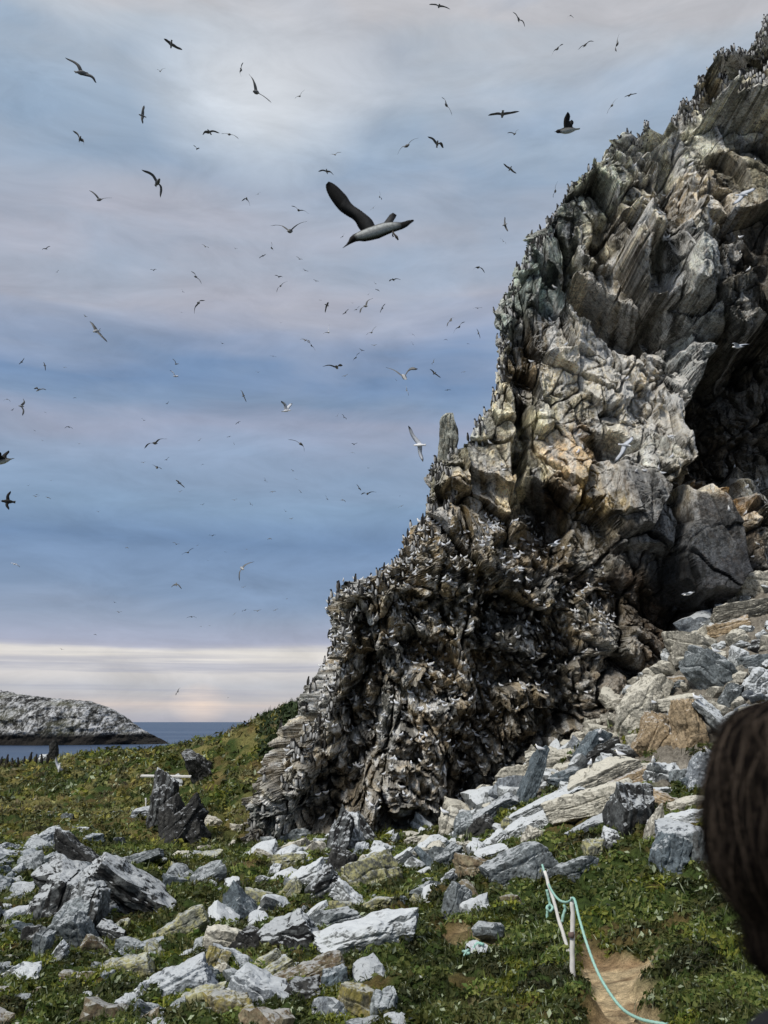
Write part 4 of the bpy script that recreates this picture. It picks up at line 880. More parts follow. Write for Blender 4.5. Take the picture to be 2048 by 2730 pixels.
# ------------------------------------------------------------------ leafy ground cover (uncountable: one mesh)
rs = np.random.RandomState(4)
def leaves(n, k, ylo, yhi, pw, size, seed, name, label, colf, filt=None):
    rs = np.random.RandomState(seed)
    u = rs.rand(n); e = 1 - pw
    yy = (ylo ** e + u * (yhi ** e - ylo ** e)) ** (1 / e)
    xx = (rs.rand(n) * 2 - 1) * (0.6 * yy + 2.5)
    keep = (soil_mask(xx, yy) < 0.12 + 0.25 * rs.rand(n)) & (xx < 0.50 * yy + 3)
    zl = np.interp(np.maximum(xx, -99), [-50, 60], [0, 0]);
    keep &= ~((yy > 33.5) & (yy < 43) & (xx > np.interp(8.0, sz_, sx_) + 0.2))
    for (rx, ry, rr) in ROCKPOS:
        keep &= ((xx - rx) ** 2 + (yy - ry) ** 2) > (rr * 0.62) ** 2
    # bare ground between the cushions where the mat is thin
    keep &= (poly_dist(xx, yy, SLOPE) < 0.2) | (fbm(xx * 0.8, yy * 0.8, 62, 3) > 0.60)
    keep &= fbm(xx * 0.9, yy * 0.9, 61, 3) > 0.20 + 0.10 * rs.rand(n)
    if filt is not None: keep &= filt(xx, yy, rs)
    xx, yy = xx[keep], yy[keep]; m = len(xx); zc = detail_z(xx, yy)
    R = (0.04 + 0.0058 * yy) * rs.uniform(0.7, 1.4, m)
    C = np.repeat(np.c_[xx, yy, zc - 0.15 * R], k, 0); RR = np.repeat(R, k)
    dn = rs.normal(0, 1, (m * k, 3)); dn[:, 2] = np.abs(dn[:, 2]) * 0.9 + 0.1; dn /= np.linalg.norm(dn, axis=1)[:, None]
    pos = C + dn * (RR * rs.uniform(0.5, 1.05, m * k))[:, None] * np.array([1, 1, 0.75])
    a = (size + 0.0022 * np.repeat(yy, k)) * rs.uniform(0.6, 1.5, m * k)
    nrm = dn + rs.normal(0, 0.45, dn.shape); nrm /= np.linalg.norm(nrm, axis=1)[:, None]
    bl = (rs.rand(m * k) < 0.30)[:, None]; t1 = np.cross(nrm, rs.normal(0, 1, nrm.shape)); t1 = np.where(bl, np.array([[0, 0, 1.0]]) + rs.normal(0, .45, t1.shape), t1); t1 /= np.linalg.norm(t1, axis=1)[:, None]; t2 = np.cross(nrm, t1)
    A = a[:, None] * np.where(bl, 1.9, 1.0); B_ = np.where(bl, 0.10, 0.55)
    V = np.stack([pos - t1 * A, pos + t2 * A * B_ + nrm * A * 0.15, pos + t1 * A, pos - t2 * A * B_ + nrm * A * 0.15], 1).reshape(-1, 3)
    Fq = np.arange(m * k * 4).reshape(-1, 4)
    c = colf(np.repeat(xx, k), np.repeat(yy, k), dn[:, 2], rs)
    o = mesh_np(name, V, Fq, LEAF, colors=np.repeat(c, 4, 0)); tag(o, label, 'plants', None, 'stuff'); return o
LEAF, t, b = new_mat('leaf', 0.6, 0.25)
a = t.add('ShaderNodeAttribute', attribute_name='Col').outputs[0]; t.l.new(a, b.inputs['Base Color'])
tr = t.add('ShaderNodeBsdfTranslucent', {'Color': a}); mx = t.add('ShaderNodeMixShader', {0: 0.25}); t.l.new(b.outputs[0], mx.inputs[1]); t.l.new(tr.outputs[0], mx.inputs[2])
t.l.new(mx.outputs[0], [n for n in t.n if n.type == 'OUTPUT_MATERIAL'][0].inputs[0])
def col_green(x, y, up, rs):
    n = len(x); v = fbm(x * 1.3, y * 1.3, 31, 3)
    w = rs.rand(n)[:, None]; g = np.array([[0.036, 0.070, 0.012]]) * (1 - w) + np.array([[0.145, 0.160, 0.042]]) * w
    yel = (sstep(0.52, 0.68, fbm(x * 0.6 + 7, y * 0.6, 35, 3)) * (0.25 + 0.75 * sstep(18, 32, y)))[:, None]; g = g * (1 - 0.5 * yel) + np.array([[0.105, 0.115, 0.030]]) * 0.5 * yel
    far = sstep(28, 45, y)[:, None] * sstep(0.44, 0.58, fbm(x * 0.5, y * 0.35, 33, 4))[:, None]
    g = g * (1 - 0.75 * far) + np.array([[0.25, 0.235, 0.10]]) * 0.75 * far
    u_ = x / .60 + 0.6 * fbm(x / .60, y / .60, 5, 2); v_ = y / .60 + 0.6 * fbm(x / .60 + 40, y / .60, 6, 2); i1, j1, _, _, _ = cells(u_, v_, 3); r1 = hsh(i1, j1, 55)[:, None]; r2 = hsh(i1, j1, 56)[:, None]
    g = g * (0.35 + 1.55 * r1); g = np.where(r2 > 0.72, g * np.array([[1.30, 1.18, 0.75]]), np.where(r2 < 0.2, g * np.array([[0.8, 0.7, 0.9]]), g))
    pale = (rs.rand(n) < 0.07)[:, None]; g = np.where(pale, np.array([[0.40, 0.46, 0.30]]), g)
    return g * (0.27 + 1.08 * v)[:, None]
leaves(37000, 14, 7.5, 32, 1.35, 0.012, 5, 'ground_cover', 'low leafy green mat of plants spreading between the boulders', col_green)
leaves(13000, 10, 30, 80, 0.9, 0.02, 6, 'hill_grass', 'green and straw coloured tussocks covering the hill below the cliff', col_green, lambda x, y, r: x < 3)
# darker scrub along the crest of the hill where it meets the cliff
def scrub_f(x, y, r): 
    px, py = project(x, y, ground_z(x, y)); return (px > 700) & (px < 900) & (y > 46) & (y < 60)
leaves(16000, 10, 44, 62, 0.5, 0.05, 8, 'crest_scrub', 'dark green scrub on the hill crest against the cliff', lambda x, y, u, r: np.array([[0.035, 0.055, 0.02]]) * (0.5 + r.rand(len(x)))[:, None], scrub_f)

# ------------------------------------------------------------------ stakes and rope
wood = plain_mat('weathered_wood', (0.64, 0.63, 0.60), 0.9, 0.3, 14)
rope_m, t, b = new_mat('teal_rope', 0.7, 0.2); v = t.add('ShaderNodeTexCoord').outputs['Object']
n = t.noise(v, 90, 3, 0.6); n_ = t.noise(v, 6, 2, 0.5); c = t.mix(t.ramp(n, [(0.3, 0.0), (0.7, 1.0)]), (0.10, 0.34, 0.29), (0.36, 0.62, 0.54)); c = t.mix(t.math('MULTIPLY', n_, 0.6), c, (0.50, 0.60, 0.52)); t.l.new(c, b.inputs['Base Color'])
def stake(p0, p1, r, label, Y0, Y1, knots=True, seed=1):
    a_, b_ = P(*p0, Y0), P(*p1, Y1); rg = random.Random(seed)
    base = a_ - (b_ - a_) / np.linalg.norm(b_ - a_) * 0.25
    pts = []; rad = []
    for i in range(15):
        t_ = i / 14; q = base * (1 - t_) + b_ * t_; q = q + np.array([rg.uniform(-1, 1), rg.uniform(-1, 1), 0]) * r * 0.22
        pts.append(q - a_); rad.append(r * (1 + rg.uniform(-0.12, 0.12)) * (1.0 - 0.12 * t_))
    V, Fc = tube(pts, rad, 10); o = poly_mesh('wooden_stake', V, Fc, wood, smooth=True); o.location = tuple(a_); tag(o, label, 'stake', None); return o, a_, b_
s1, fa, fb = stake((1527, 2620), (1526, 2393), 0.030, 'upright grey stake with a cracked middle holding the rope beside the dirt path', 11.7, 11.7, seed=3)
V, Fc = tube([(0.0, -0.02, 0.50), (0.006, -0.02, 0.53), (0.0, -0.02, 0.56)], [0.036, 0.039, 0.035], 10)
poly_mesh('splice', V, Fc, plain_mat('dark_twine', (0.14, 0.10, 0.09), 0.9), s1)
s2, la, lb = stake((1512, 2524), (1452, 2322), 0.026, 'slender stake leaning steeply left behind the upright one', 13.2, 13.6, seed=5)
s3, _, _ = stake((1474, 2432), (1456, 2372), 0.016, 'short thin stake stub behind the leaning one', 16.0, 16.0, seed=6)
for (x0, y0, x1, y1, lb_, yy) in [(390, 2168, 389, 2128, 'thin wooden peg left of the small hill outcrop', 44), (453, 2246, 453, 2206, 'thin wooden peg in front of the small hill outcrop', 36)]:
    stake((x0, y0), (x1, y1), 0.045, lb_, yy, yy)
def rope_obj(pts, r, label, name='rope', cat='rope', parent=None, k=8):
    c_ = catmull(pts, k); L = np.r_[0, np.cumsum(np.linalg.norm(np.diff(c_, axis=0), axis=1))]
    n_ = int(L[-1] / 0.02) + 4; s_ = np.linspace(0, L[-1], n_); c2 = np.stack([np.interp(s_, L, c_[:, i]) for i in range(3)], 1)
    V, Fc = tube(c2, r * (1 + 0.13 * np.sin(s_ * 95)), 8); o = poly_mesh(name, V, Fc, rope_m, parent, smooth=True)
    if label: tag(o, label, cat)
    return o
rp = [P(1446, 2306, 14.2), P(1458, 2345, 13.7), P(1472, 2376, 13.2), P(1490, 2399, 12.6), P(1508, 2406, 12.1), P(1521, 2402, 11.72), P(1527, 2394, 11.64), P(1534, 2404, 11.55), P(1545, 2450, 11.3), P(1566, 2520, 11.0),
      *[P(x_, y_, min(y0_, 0.965 * hit(x_, y_)[1])) for x_, y_, y0_ in ((1592, 2588, 10.7), (1622, 2642, 10.4), (1660, 2690, 10.1), (1704, 2716, 9.85), (1760, 2729, 9.6), (1840, 2740, 9.3), (1930, 2760, 9.0))]]
r_ = rope_obj(rp, 0.0155, 'faded teal rope sagging from stake to stake and down along the path')
rope_obj([P(1504, 2412, 12.2), P(1507, 2424, 12.2), P(1502, 2440, 12.2), P(1499, 2458, 12.2)], 0.018, None, 'dangling_end', parent=r_)
for q in ([(1458, 2372, 15.4), (1462, 2390, 15.4), (1467, 2412, 15.4)], [(1467, 2412, 15.4), (1458, 2420, 15.3), (1466, 2430, 15.3), (1474, 2420, 15.35), (1464, 2414, 15.4), (1459, 2440, 15.4), (1461, 2462, 15.4), (1465, 2478, 15.4)]):
    rope_obj([P(*p) for p in q], 0.022, None, 'knot', parent=r_)
def gpt(px, py, dz=0.12):
    h_ = hit(px, py); return np.array([h_[0], h_[1], float(detail_z(h_[0], h_[1])) + dz])
rope_obj([gpt(1236, 2568), gpt(1243, 2584), gpt(1250, 2576), gpt(1240, 2592), gpt(1252, 2600)], 0.02, 'scrap of pale teal rope tangled in the turf left of the path')
rope_obj([gpt(1262, 2558), gpt(1274, 2553), gpt(1290, 2556)], 0.02, 'short straight end of teal cord on the turf above the tangled scrap')
# board resting on the small outcrop
bq = P(443, 2066, 44.5)
def box_mesh(name, sx_l, sy_l, sz_l, mat, bev=0.01, parent=None):
    bm = bmesh.new(); bmesh.ops.create_cube(bm, size=1.0); bmesh.ops.scale(bm, vec=(sx_l, sy_l, sz_l), verts=bm.verts); bmesh.ops.bevel(bm, geom=bm.edges[:], offset=bev, segments=2, affect='EDGES')
    me = bpy.data.meshes.new(name); bm.to_mesh(me); bm.free(); me.materials.append(mat); return obj(name, me, parent)
bd = box_mesh('wooden_board', 2.35, 0.35, 0.07, wood); bd.location = (bq[0], bq[1], bq[2] - 0.06); bd.rotation_euler = (0.1, 0.02, 0.1); tag(bd, 'weathered board laid across the top of the small hill outcrop', 'board')

# ------------------------------------------------------------------ birds
bird_m, t, b = new_mat('feathers', 0.75, 0.15); a = t.add('ShaderNodeAttribute', attribute_name='Col').outputs[0]
n = t.noise(t.add('ShaderNodeTexCoord').outputs['Object'], 60, 3, 0.6); c = t.mix(1.0, a, t.ramp(n, [(0.3, 0.75), (0.7, 1.2)]), 'MULTIPLY'); t.l.new(c, b.inputs['Base Color'])
RT, UP, FW = np.array([1.0, 0, 0]), np.array([0, -st, ct]), np.array([0, ct, st])
def nrmz(v): v = np.asarray(v, float); return v / (np.linalg.norm(v) + 1e-12)
def loft(stations, n=8):
    """stations: centre, side vector, up vector (scaled radii), colour for top and bottom"""
    V = []; C = []
    for (c_, sv, uv, ctop, cbot) in stations:
        for k in range(n):
            w = 2 * math.pi * k / n; V.append(c_ + math.cos(w) * sv + math.sin(w) * uv); m_ = 0.5 + 0.5 * math.sin(w); m_ = min(1, max(0, (m_ - 0.35) * 4))
            C.append(np.array(ctop) * m_ + np.array(cbot) * (1 - m_))
    Fc = []
    for i in range(len(stations) - 1):
        for k in range(n): Fc.append((i * n + k, i * n + (k + 1) % n, (i + 1) * n + (k + 1) % n, (i + 1) * n + k))
    Fc.append(tuple(range(n))[::-1]); Fc.append(tuple(range((len(stations) - 1) * n, len(stations) * n)))
    return V, Fc, C
PAL = {'d': dict(top=(.15, .15, .145), bot=(.20, .20, .19), head=(.16, .16, .16), wing=(.13, .13, .125), tip=(.02, .02, .02), bill=(.06, .06, .04)),  # gulls against the sky: shade of their undersides put into the plumage colour
       'w': dict(top=(.50, .52, .56), bot=(.88, .88, .88), head=(.88, .88, .88), wing=(.52, .55, .60), tip=(.05, .05, .05), bill=(.45, .42, .12)),
       'm': dict(top=(.34, .35, .36), bot=(.55, .55, .52), head=(.5, .5, .5), wing=(.17, .17, .165), tip=(.03, .03, .03), bill=(.2, .2, .1)),
       'g': dict(top=(.02, .019, .018), bot=(.62, .63, .60), head=(.018, .017, .016), wing=(.02, .019, .018), tip=(.012, .012, .012), bill=(.015, .015, .015))}
def body_stations(c0, h, up, L, r, pal):
    sd = nrmz(np.cross(h, up)); up = nrmz(np.cross(sd, h)); out = []
    for t_, rr, fl, a_, b_ in ((.56, .03, 1, 'bill', 'bill'), (.50, .10, 1, 'bill', 'bill'), (.47, .36, 1, 'head', 'head'), (.41, .58, 1, 'head', 'head'), (.34, .55, 1, 'head', 'head'), (.26, .70, 1, 'top', 'bot'), (.12, 1.0, 1, 'top', 'bot'), (-.06, .98, 1, 'top', 'bot'),
                               (-.22, .72, .9, 'top', 'bot'), (-.32, .48, .6, 'top', 'bot'), (-.42, .62, .12, 'top', 'bot'), (-.5, .70, .06, 'top', 'bot')):
        out.append((c0 + h * L * t_, sd * r * rr, up * r * rr * fl, pal[a_], pal[b_]))
    return out, sd, up
def wing(root, tip, bend, h, chord, pal, thick=0.09, n=9):
    V = []; C = []; w = tip - root; up = nrmz(np.cross(nrmz(w), h)); hp = nrmz(h - nrmz(w) * (h @ nrmz(w)) * 0.85)
    for i in range(n):
        t_ = i / (n - 1); q = root + w * t_ + bend * math.sin(math.pi * min(1, t_ * 1.05)) * (1.0 if t_ < 0.5 else 0.92)
        ch = chord * (1.0 - 0.15 * t_ if t_ < 0.55 else (0.92 - 0.82 * ((t_ - 0.55) / 0.45) ** 1.7)) ; th = chord * thick * (1 - 0.8 * t_)
        lead, trail = q + hp * ch * 0.42, q - hp * ch * (0.58 + 0.12 * math.sin(t_ * 9))
        V += [lead, q + up * th + hp * ch * .1, trail, q - up * th * 0.6 + hp * ch * .1]; cc = np.array(pal['wing']) * (1 - sstep(.72, .9, t_)) + np.array(pal['tip']) * sstep(.72, .9, t_); C += [cc] * 4
    Fc = []
    for i in range(n - 1):
        for k in range(4): Fc.append((i * 4 + k, i * 4 + (k + 1) % 4, (i + 1) * 4 + (k + 1) % 4, (i + 1) * 4 + k))
    Fc.append((0, 1, 2, 3)); Fc.append(((n - 1) * 4 + 3, (n - 1) * 4 + 2, (n - 1) * 4 + 1, (n - 1) * 4))
    return V, Fc, C
def join(parts):
    V, Fc, C = [], [], []
    for v_, f_, c_ in parts:
        o_ = len(V); V += list(v_); Fc += [tuple(i + o_ for i in f) for f in f_]; C += list(c_)
    return np.array(V), Fc, np.array(C)
def flying(t1, bd_, t2, kind='d', head=None, label=None, group=None, name='flying_gull', D=None, seed=0, cat='bird'):
    rg = random.Random(int(bd_[0] * 3 + bd_[1] * 7) + seed); b_ = np.array(bd_, float); a1 = np.array(t1, float) - b_; a2 = np.array(t2, float) - b_
    L = 0.50 if kind != 'g' else 0.34; p = max(np.linalg.norm(a1), np.linalg.norm(a2), 5.0)
    if D is None: D = min(230, max(14, L * 0.88 * F / p))
    s = D / F; c0 = P(b_[0], b_[1], 1.0); c0 = np.array([0, 0, CZ]) + (c0 - np.array([0, 0, CZ])) / math.sqrt(sum((c0 - np.array([0, 0, CZ])) ** 2)) * D
    FWb = nrmz(c0 - np.array([0, 0, CZ]))
    def off(a): return RT * a[0] * s - UP * a[1] * s
    sg = rg.choice((-1, 1)); ws = []
    for i, a in enumerate((a1, a2)):
        w = off(a); r2 = L * L - w @ w; dz = math.sqrt(max(r2, 0)) * 0.62 * sg * (1 if i == 0 else -1); ws.append(w + FWb * dz)
    wl = nrmz(ws[0] - ws[1]) if np.linalg.norm(ws[0] - ws[1]) > 1e-3 else RT
    if head is None:
        perp = nrmz(np.cross(wl, UP * 0.4 + FW)); h = nrmz(FW * rg.choice((-1, 1)) * 0.85 + perp * rg.uniform(-.5, .5) + RT * rg.uniform(-.3, .3))
    else: h = nrmz(RT * math.cos(math.radians(head)) + UP * math.sin(math.radians(head)) + FW * rg.uniform(-.5, .5))
    up = nrmz(np.cross(h, wl)); up = up if up[2] > 0 else -up
    pal = PAL[kind]; Lb = 0.37; rb = 0.047 if kind != 'g' else 0.062
    z0 = np.zeros(3); stn, sd, u_ = body_stations(z0, h, up, Lb, rb, pal); parts = [loft(stn, 8)]
    for w in ws:
        bd2 = nrmz(w - h * (w @ h)); parts.append(wing(bd2 * 0.02 + h * 0.02, w, u_ * L * 0.10 * rg.uniform(.5, 1.6) + h * L * 0.10, h, 0.13 if kind != 'g' else 0.09, pal))
    V, Fc, C = join(parts); o = poly_mesh(name, V, Fc, bird_m, smooth=True, cols=C); o.location = tuple(c0); tag(o, label, cat, group); return o
SB = 1024 / 1659.0
def fl_list(ox, oy, lst):
    for e in lst:
        a = [ox + e[0] * SB, oy + e[1] * SB]; b_ = [ox + e[2] * SB, oy + e[3] * SB]; c_ = [ox + e[4] * SB, oy + e[5] * SB]
        kw = e[6] if len(e) > 6 else {}
        span = math.hypot(a[0] - c_[0], a[1] - c_[1]); kw = dict(kw)
        if 'label' not in kw:
            x, y = b_
            hz_ = 'over the left side of the sky' if x < 420 else ('over the middle of the sky' if x < 1000 else 'close beside the cliff')
            vt = 'high' if y < 520 else ('midway up' if y < 1150 else ('low' if y < 1640 else 'just above the sea horizon'))
            if span < 15: kw['label'] = 'tiny dark seabird speck %s %s' % (vt, hz_); kw['group'] = 'distant specks of birds %s %s' % (vt, hz_); kw['name'] = 'distant_seabird'
            elif span < 42: kw['label'] = 'small dark gull in flight %s %s' % (vt, hz_); kw['group'] = 'small gulls %s %s' % (vt, hz_)
            else: kw['label'] = 'dark gull with wings spread wide %s %s' % (vt, hz_); kw['group'] = 'spread-winged gulls %s %s' % (vt, hz_)
        flying(a, b_, c_, **kw)
L_ = lambda s, **k: dict(label=s, **k)
fl_list(0, 0, [(292,258,352,314,408,352, L_('long-winged gull banking, the largest at the upper left corner')), (712,170,740,190,782,212), (680,300,692,308,712,295), (1050,272,1042,300,1042,326, L_('gull seen with folded upright wings over the bright cloud patch')), (1078,326,1108,398,1165,438, L_('gull with wings in a steep L shape on the bright cloud patch')), (1315,390,1295,415,1276,425), (622,460,616,500,616,530, L_('gull with wings vertical, upper left sky')),
 (318,568,345,600,360,622), (878,580,905,570,945,574, L_('left gull of a pair flying wing to wing in the upper sky')), (958,578,990,580,1028,598, L_('right gull of a pair flying wing to wing in the upper sky')), (836,628,850,643,862,640), (1425,668,1448,668,1473,658), (1377,740,1412,740,1440,755, L_('gull just above the raised wing tip of the big guillemot')),
 (618,738,680,788,692,848, L_('gull with arched hooked wings in the left half of the sky')), (390,826,430,862,480,855, L_('gull in a shallow V left of the arched winged one')), (1045,868,1065,858,1080,888, L_('dark fluttering gull left of the big guillemot')), (1100,845,1115,838,1128,830), (1260,890,1290,908,1332,922, L_('gull tilted down right, left of the big guillemot')), (1173,975,1252,998,1322,958, L_('gull gliding in a wide V left of the big guillemot belly')),
 (1172,1045,1172,1070,1180,1082), (1120,1115,1135,1105,1148,1098), (826,1172,845,1195,870,1225), (1308,1160,1318,1168,1332,1172), (1195,1262,1212,1235,1242,1215, L_('dark crooked-winged gull below the big guillemot')), (840,1352,858,1308,885,1298, L_('dark gull with drooping wing in the pink cloud band')), (784,1250,789,1260,796,1264), (775,1350,784,1350,792,1350),
 (390,1390,418,1430,460,1474, L_('pale-bodied gull banking over the blue cloud band at left', kind='m')), (1640,826,1640,850,1648,862, L_('dark gull right above the back of the big guillemot')), (1600,908,1612,898,1622,888), (1405,1350,1412,1318,1418,1305), (1555,1352,1580,1322,1612,1288, L_('dark gull stretched diagonally in the pink band left of the cliff')), (1642,1352,1652,1330,1665,1312), (1620,1248,1632,1252,1640,1258), (1375,1296,1383,1297,1390,1298),
 (1518,1308,1524,1309,1530,1306), (1425,1400,1420,1435,1395,1442, L_('white-breasted gull shining in the middle of the sky', kind='w')), (1582,1448,1605,1436,1625,1410), (1296,1465,1320,1470,1340,1478)])
fl_list(1024, 0, [(200,20,238,25,280,38, L_('gull at the very top of the picture, middle')), (560,55,582,85,606,112, L_('gull stretched down right at the top, left of the cliff top')), (795,72,806,66,818,76), (728,235,750,210,772,192, L_('left gull of three in a row near the cliff top')), (842,212,868,195,902,180, L_('middle gull of three in a row near the cliff top')), (1015,152,1008,190,1005,218, L_('right gull of three in a row, wings upright, near the cliff top')),
 (250,422,270,455,292,495, L_('dark gull with swept wings above and right of the big guillemot')), (455,498,512,492,578,482, L_('gull gliding level left of the wing-raised guillemot')), (965,488,985,455,1008,425, L_('dark gull right of the wing-raised guillemot')), (1040,418,1062,410,1090,404), (535,575,565,578,580,560), (60,665,98,630,145,598, L_('dark gull with outstretched wings just above the big guillemot tail')), (192,592,230,622,255,638), (518,708,545,728,570,748),
 (750,785,740,825,732,852, L_('gull landing with raised wing beside the upper ridge')), (522,938,522,970,535,998, L_('gull with upright wing off the middle ridge')), (502,1030,515,1042,528,1055), (385,1165,408,1155,435,1178), (22,1215,40,1208,72,1208), (272,1410,288,1385,302,1372), (300,1438,325,1412,350,1390), (400,1420,408,1440,415,1462), (258,1470,266,1466,275,1470), (112,1438,125,1445,135,1455), (385,1333,405,1331,425,1330),
 (1430,232,1450,228,1478,240, L_('dark bird taking off from the upper ridge')), (1600,815,1545,842,1510,882, L_('white gull flying across the tan rock of the upper cliff', kind='w', head=0, D=30))])
fl_list(0, 910, [(188,90,194,105,196,125), (272,112,280,112,288,112), (745,75,760,98,772,98), (735,125,755,150,770,155, L_('pale gull under a dark one in the blue band', kind='w')), (148,205,165,210,198,210), (15,255,30,250,45,262), (100,250,92,280,97,318, L_('gull with upright wings at the left edge of the lavender band', kind='m')), (315,245,324,243,332,245), (188,302,195,306,200,310), (280,375,298,370,315,378), (144,382,150,386,155,388), (178,425,183,429,188,428),
 (625,462,670,440,722,422, L_('slim gull gliding in a shallow arc in the lavender band')), (855,432,862,427,870,420), (655,532,678,545,700,552, L_('dark stout bird flapping in the lower left sky', kind='g', name='flying_guillemot')), (760,600,775,612,798,632, L_('gull with bent wings below the dark stout bird')), (868,536,875,531,885,534), (768,648,778,650,788,645), (215,603,222,601,230,600), (115,625,122,623,128,620), (148,665,158,662,168,660), (198,672,208,675,220,682),
 (45,650,36,692,38,725, L_('guillemot with upright wings at the left edge', kind='g', head=175, name='flying_guillemot')), (1040,210,1052,235,1064,262), (1215,258,1236,300,1262,268, L_('white-bodied gull with dark raised wings in mid sky', kind='w', head=10)), (1245,424,1298,442,1315,476, L_('gull with long drooping wings left of the rock pinnacle')), (1018,360,1028,352,1040,346), (980,415,990,412,1000,410), (1008,435,1010,442,1012,448),
 (1518,440,1530,445,1545,438), (1512,484,1522,480,1532,484), (1140,588,1145,602,1155,610), (1165,652,1178,650,1192,648), (1540,618,1552,635,1560,645), (1560,662,1588,658,1628,652), (1468,690,1480,685,1495,695), (1405,665,1412,680,1418,690), (1290,640,1298,650,1305,656), (1272,592,1280,596,1288,598), (1155,858,1166,852,1175,855), (785,922,812,912,838,893, L_('gull in a ragged V in the low blue sky')), (540,893,549,890,556,894),
 (965,905,972,910,980,915), (890,945,898,946,906,948), (1035,1035,1045,980,1098,952, L_('brown gull turning with a long wing down, the largest low in the sky', kind='m')), (45,958,65,962,85,975, L_('whitish gull low at the left edge', kind='w')), (740,1062,762,1050,785,1070, L_('dark stubby bird low over the horizon clouds')), (484,1120,494,1127,505,1132), (1235,1112,1239,1113,1243,1112), (1178,1165,1190,1160,1202,1156), (1045,1168,1058,1162,1072,1158), (1005,1185,1012,1178,1022,1172),
 (805,1195,828,1190,850,1195), (864,1232,868,1232,872,1232), (898,1228,905,1228,912,1230), (405,1268,411,1266,417,1270), (255,1325,266,1330,277,1333), (1525,85,1538,70,1555,48), (1395,108,1455,112,1480,105), (1165,62,1180,64,1195,68), (1325,0,1345,18,1362,40), (1061,898,1065,898,1069,898)])
fl_list(1024, 910, [(8,112,88,155,145,120, L_('pale gull soaring in a broad M left of the cliff', kind='m')), (92,190,98,212,106,235, L_('white gull dropping below the broad M one', kind='w')), (198,120,218,138,245,158), (208,100,214,90,222,72), (332,135,345,132,356,132), (262,212,275,210,290,211), (118,0,125,12,130,22), (355,12,362,10,370,12), (60,720,75,712,88,706), (64,668,68,668,72,668),
 (105,365,155,448,168,520, L_('white gull hovering left of the rock pinnacle with one wing up', kind='w', head=180, D=26)), (1075,410,1040,448,995,525, L_('bright white gull gliding across the middle of the cliff', kind='w', head=-10, D=27)), (1510,12,1530,24,1578,12, L_('white gull gliding in front of the dark overhang', kind='w', head=180, D=31)), (768,855,742,878,708,884, L_('white gull flying before the dark lower cliff', kind='w', head=200, D=31)), (608,972,556,985,522,1015, L_('white gull with arched wings over the nesting ledges', kind='w', D=30)), (1345,1080,1318,1090,1290,1095, L_('white gull below the smooth grey slab', kind='w', head=200, D=31))])
fl_list(0, 1820, [(760,55,768,40,780,22, L_('single dark gull just above the sea horizon')), (981,65,985,65,989,65), (1146,142,1150,142,1156,142), (242,318,256,368,272,376, L_('white gull flying over the grass by the shore', kind='w', head=-100, D=40)), (835,500,855,515,880,528, L_('white gull flying over the hill right of the small outcrop', kind='w', head=90, D=40))])
rsp = random.Random(21)
for i in range(52):
    x_ = rsp.uniform(430, 1060) if i % 4 else rsp.uniform(30, 430); y_ = rsp.uniform(620, 1640)
    if x_ > np.interp(y_, [600, 1000, 1200, 1560, 1640], [1330, 1200, 1020, 780, 760]): continue
    sp = rsp.uniform(4.5, 11); an = rsp.uniform(-.9, .9); dx_, dy_ = sp * math.cos(an), sp * math.sin(an)
    fl_list(0, 0, [((x_ - dx_) / SB, (y_ + dy_ - 2) / SB, x_ / SB, y_ / SB, (x_ + dx_) / SB, (y_ - dy_ - 2) / SB)])
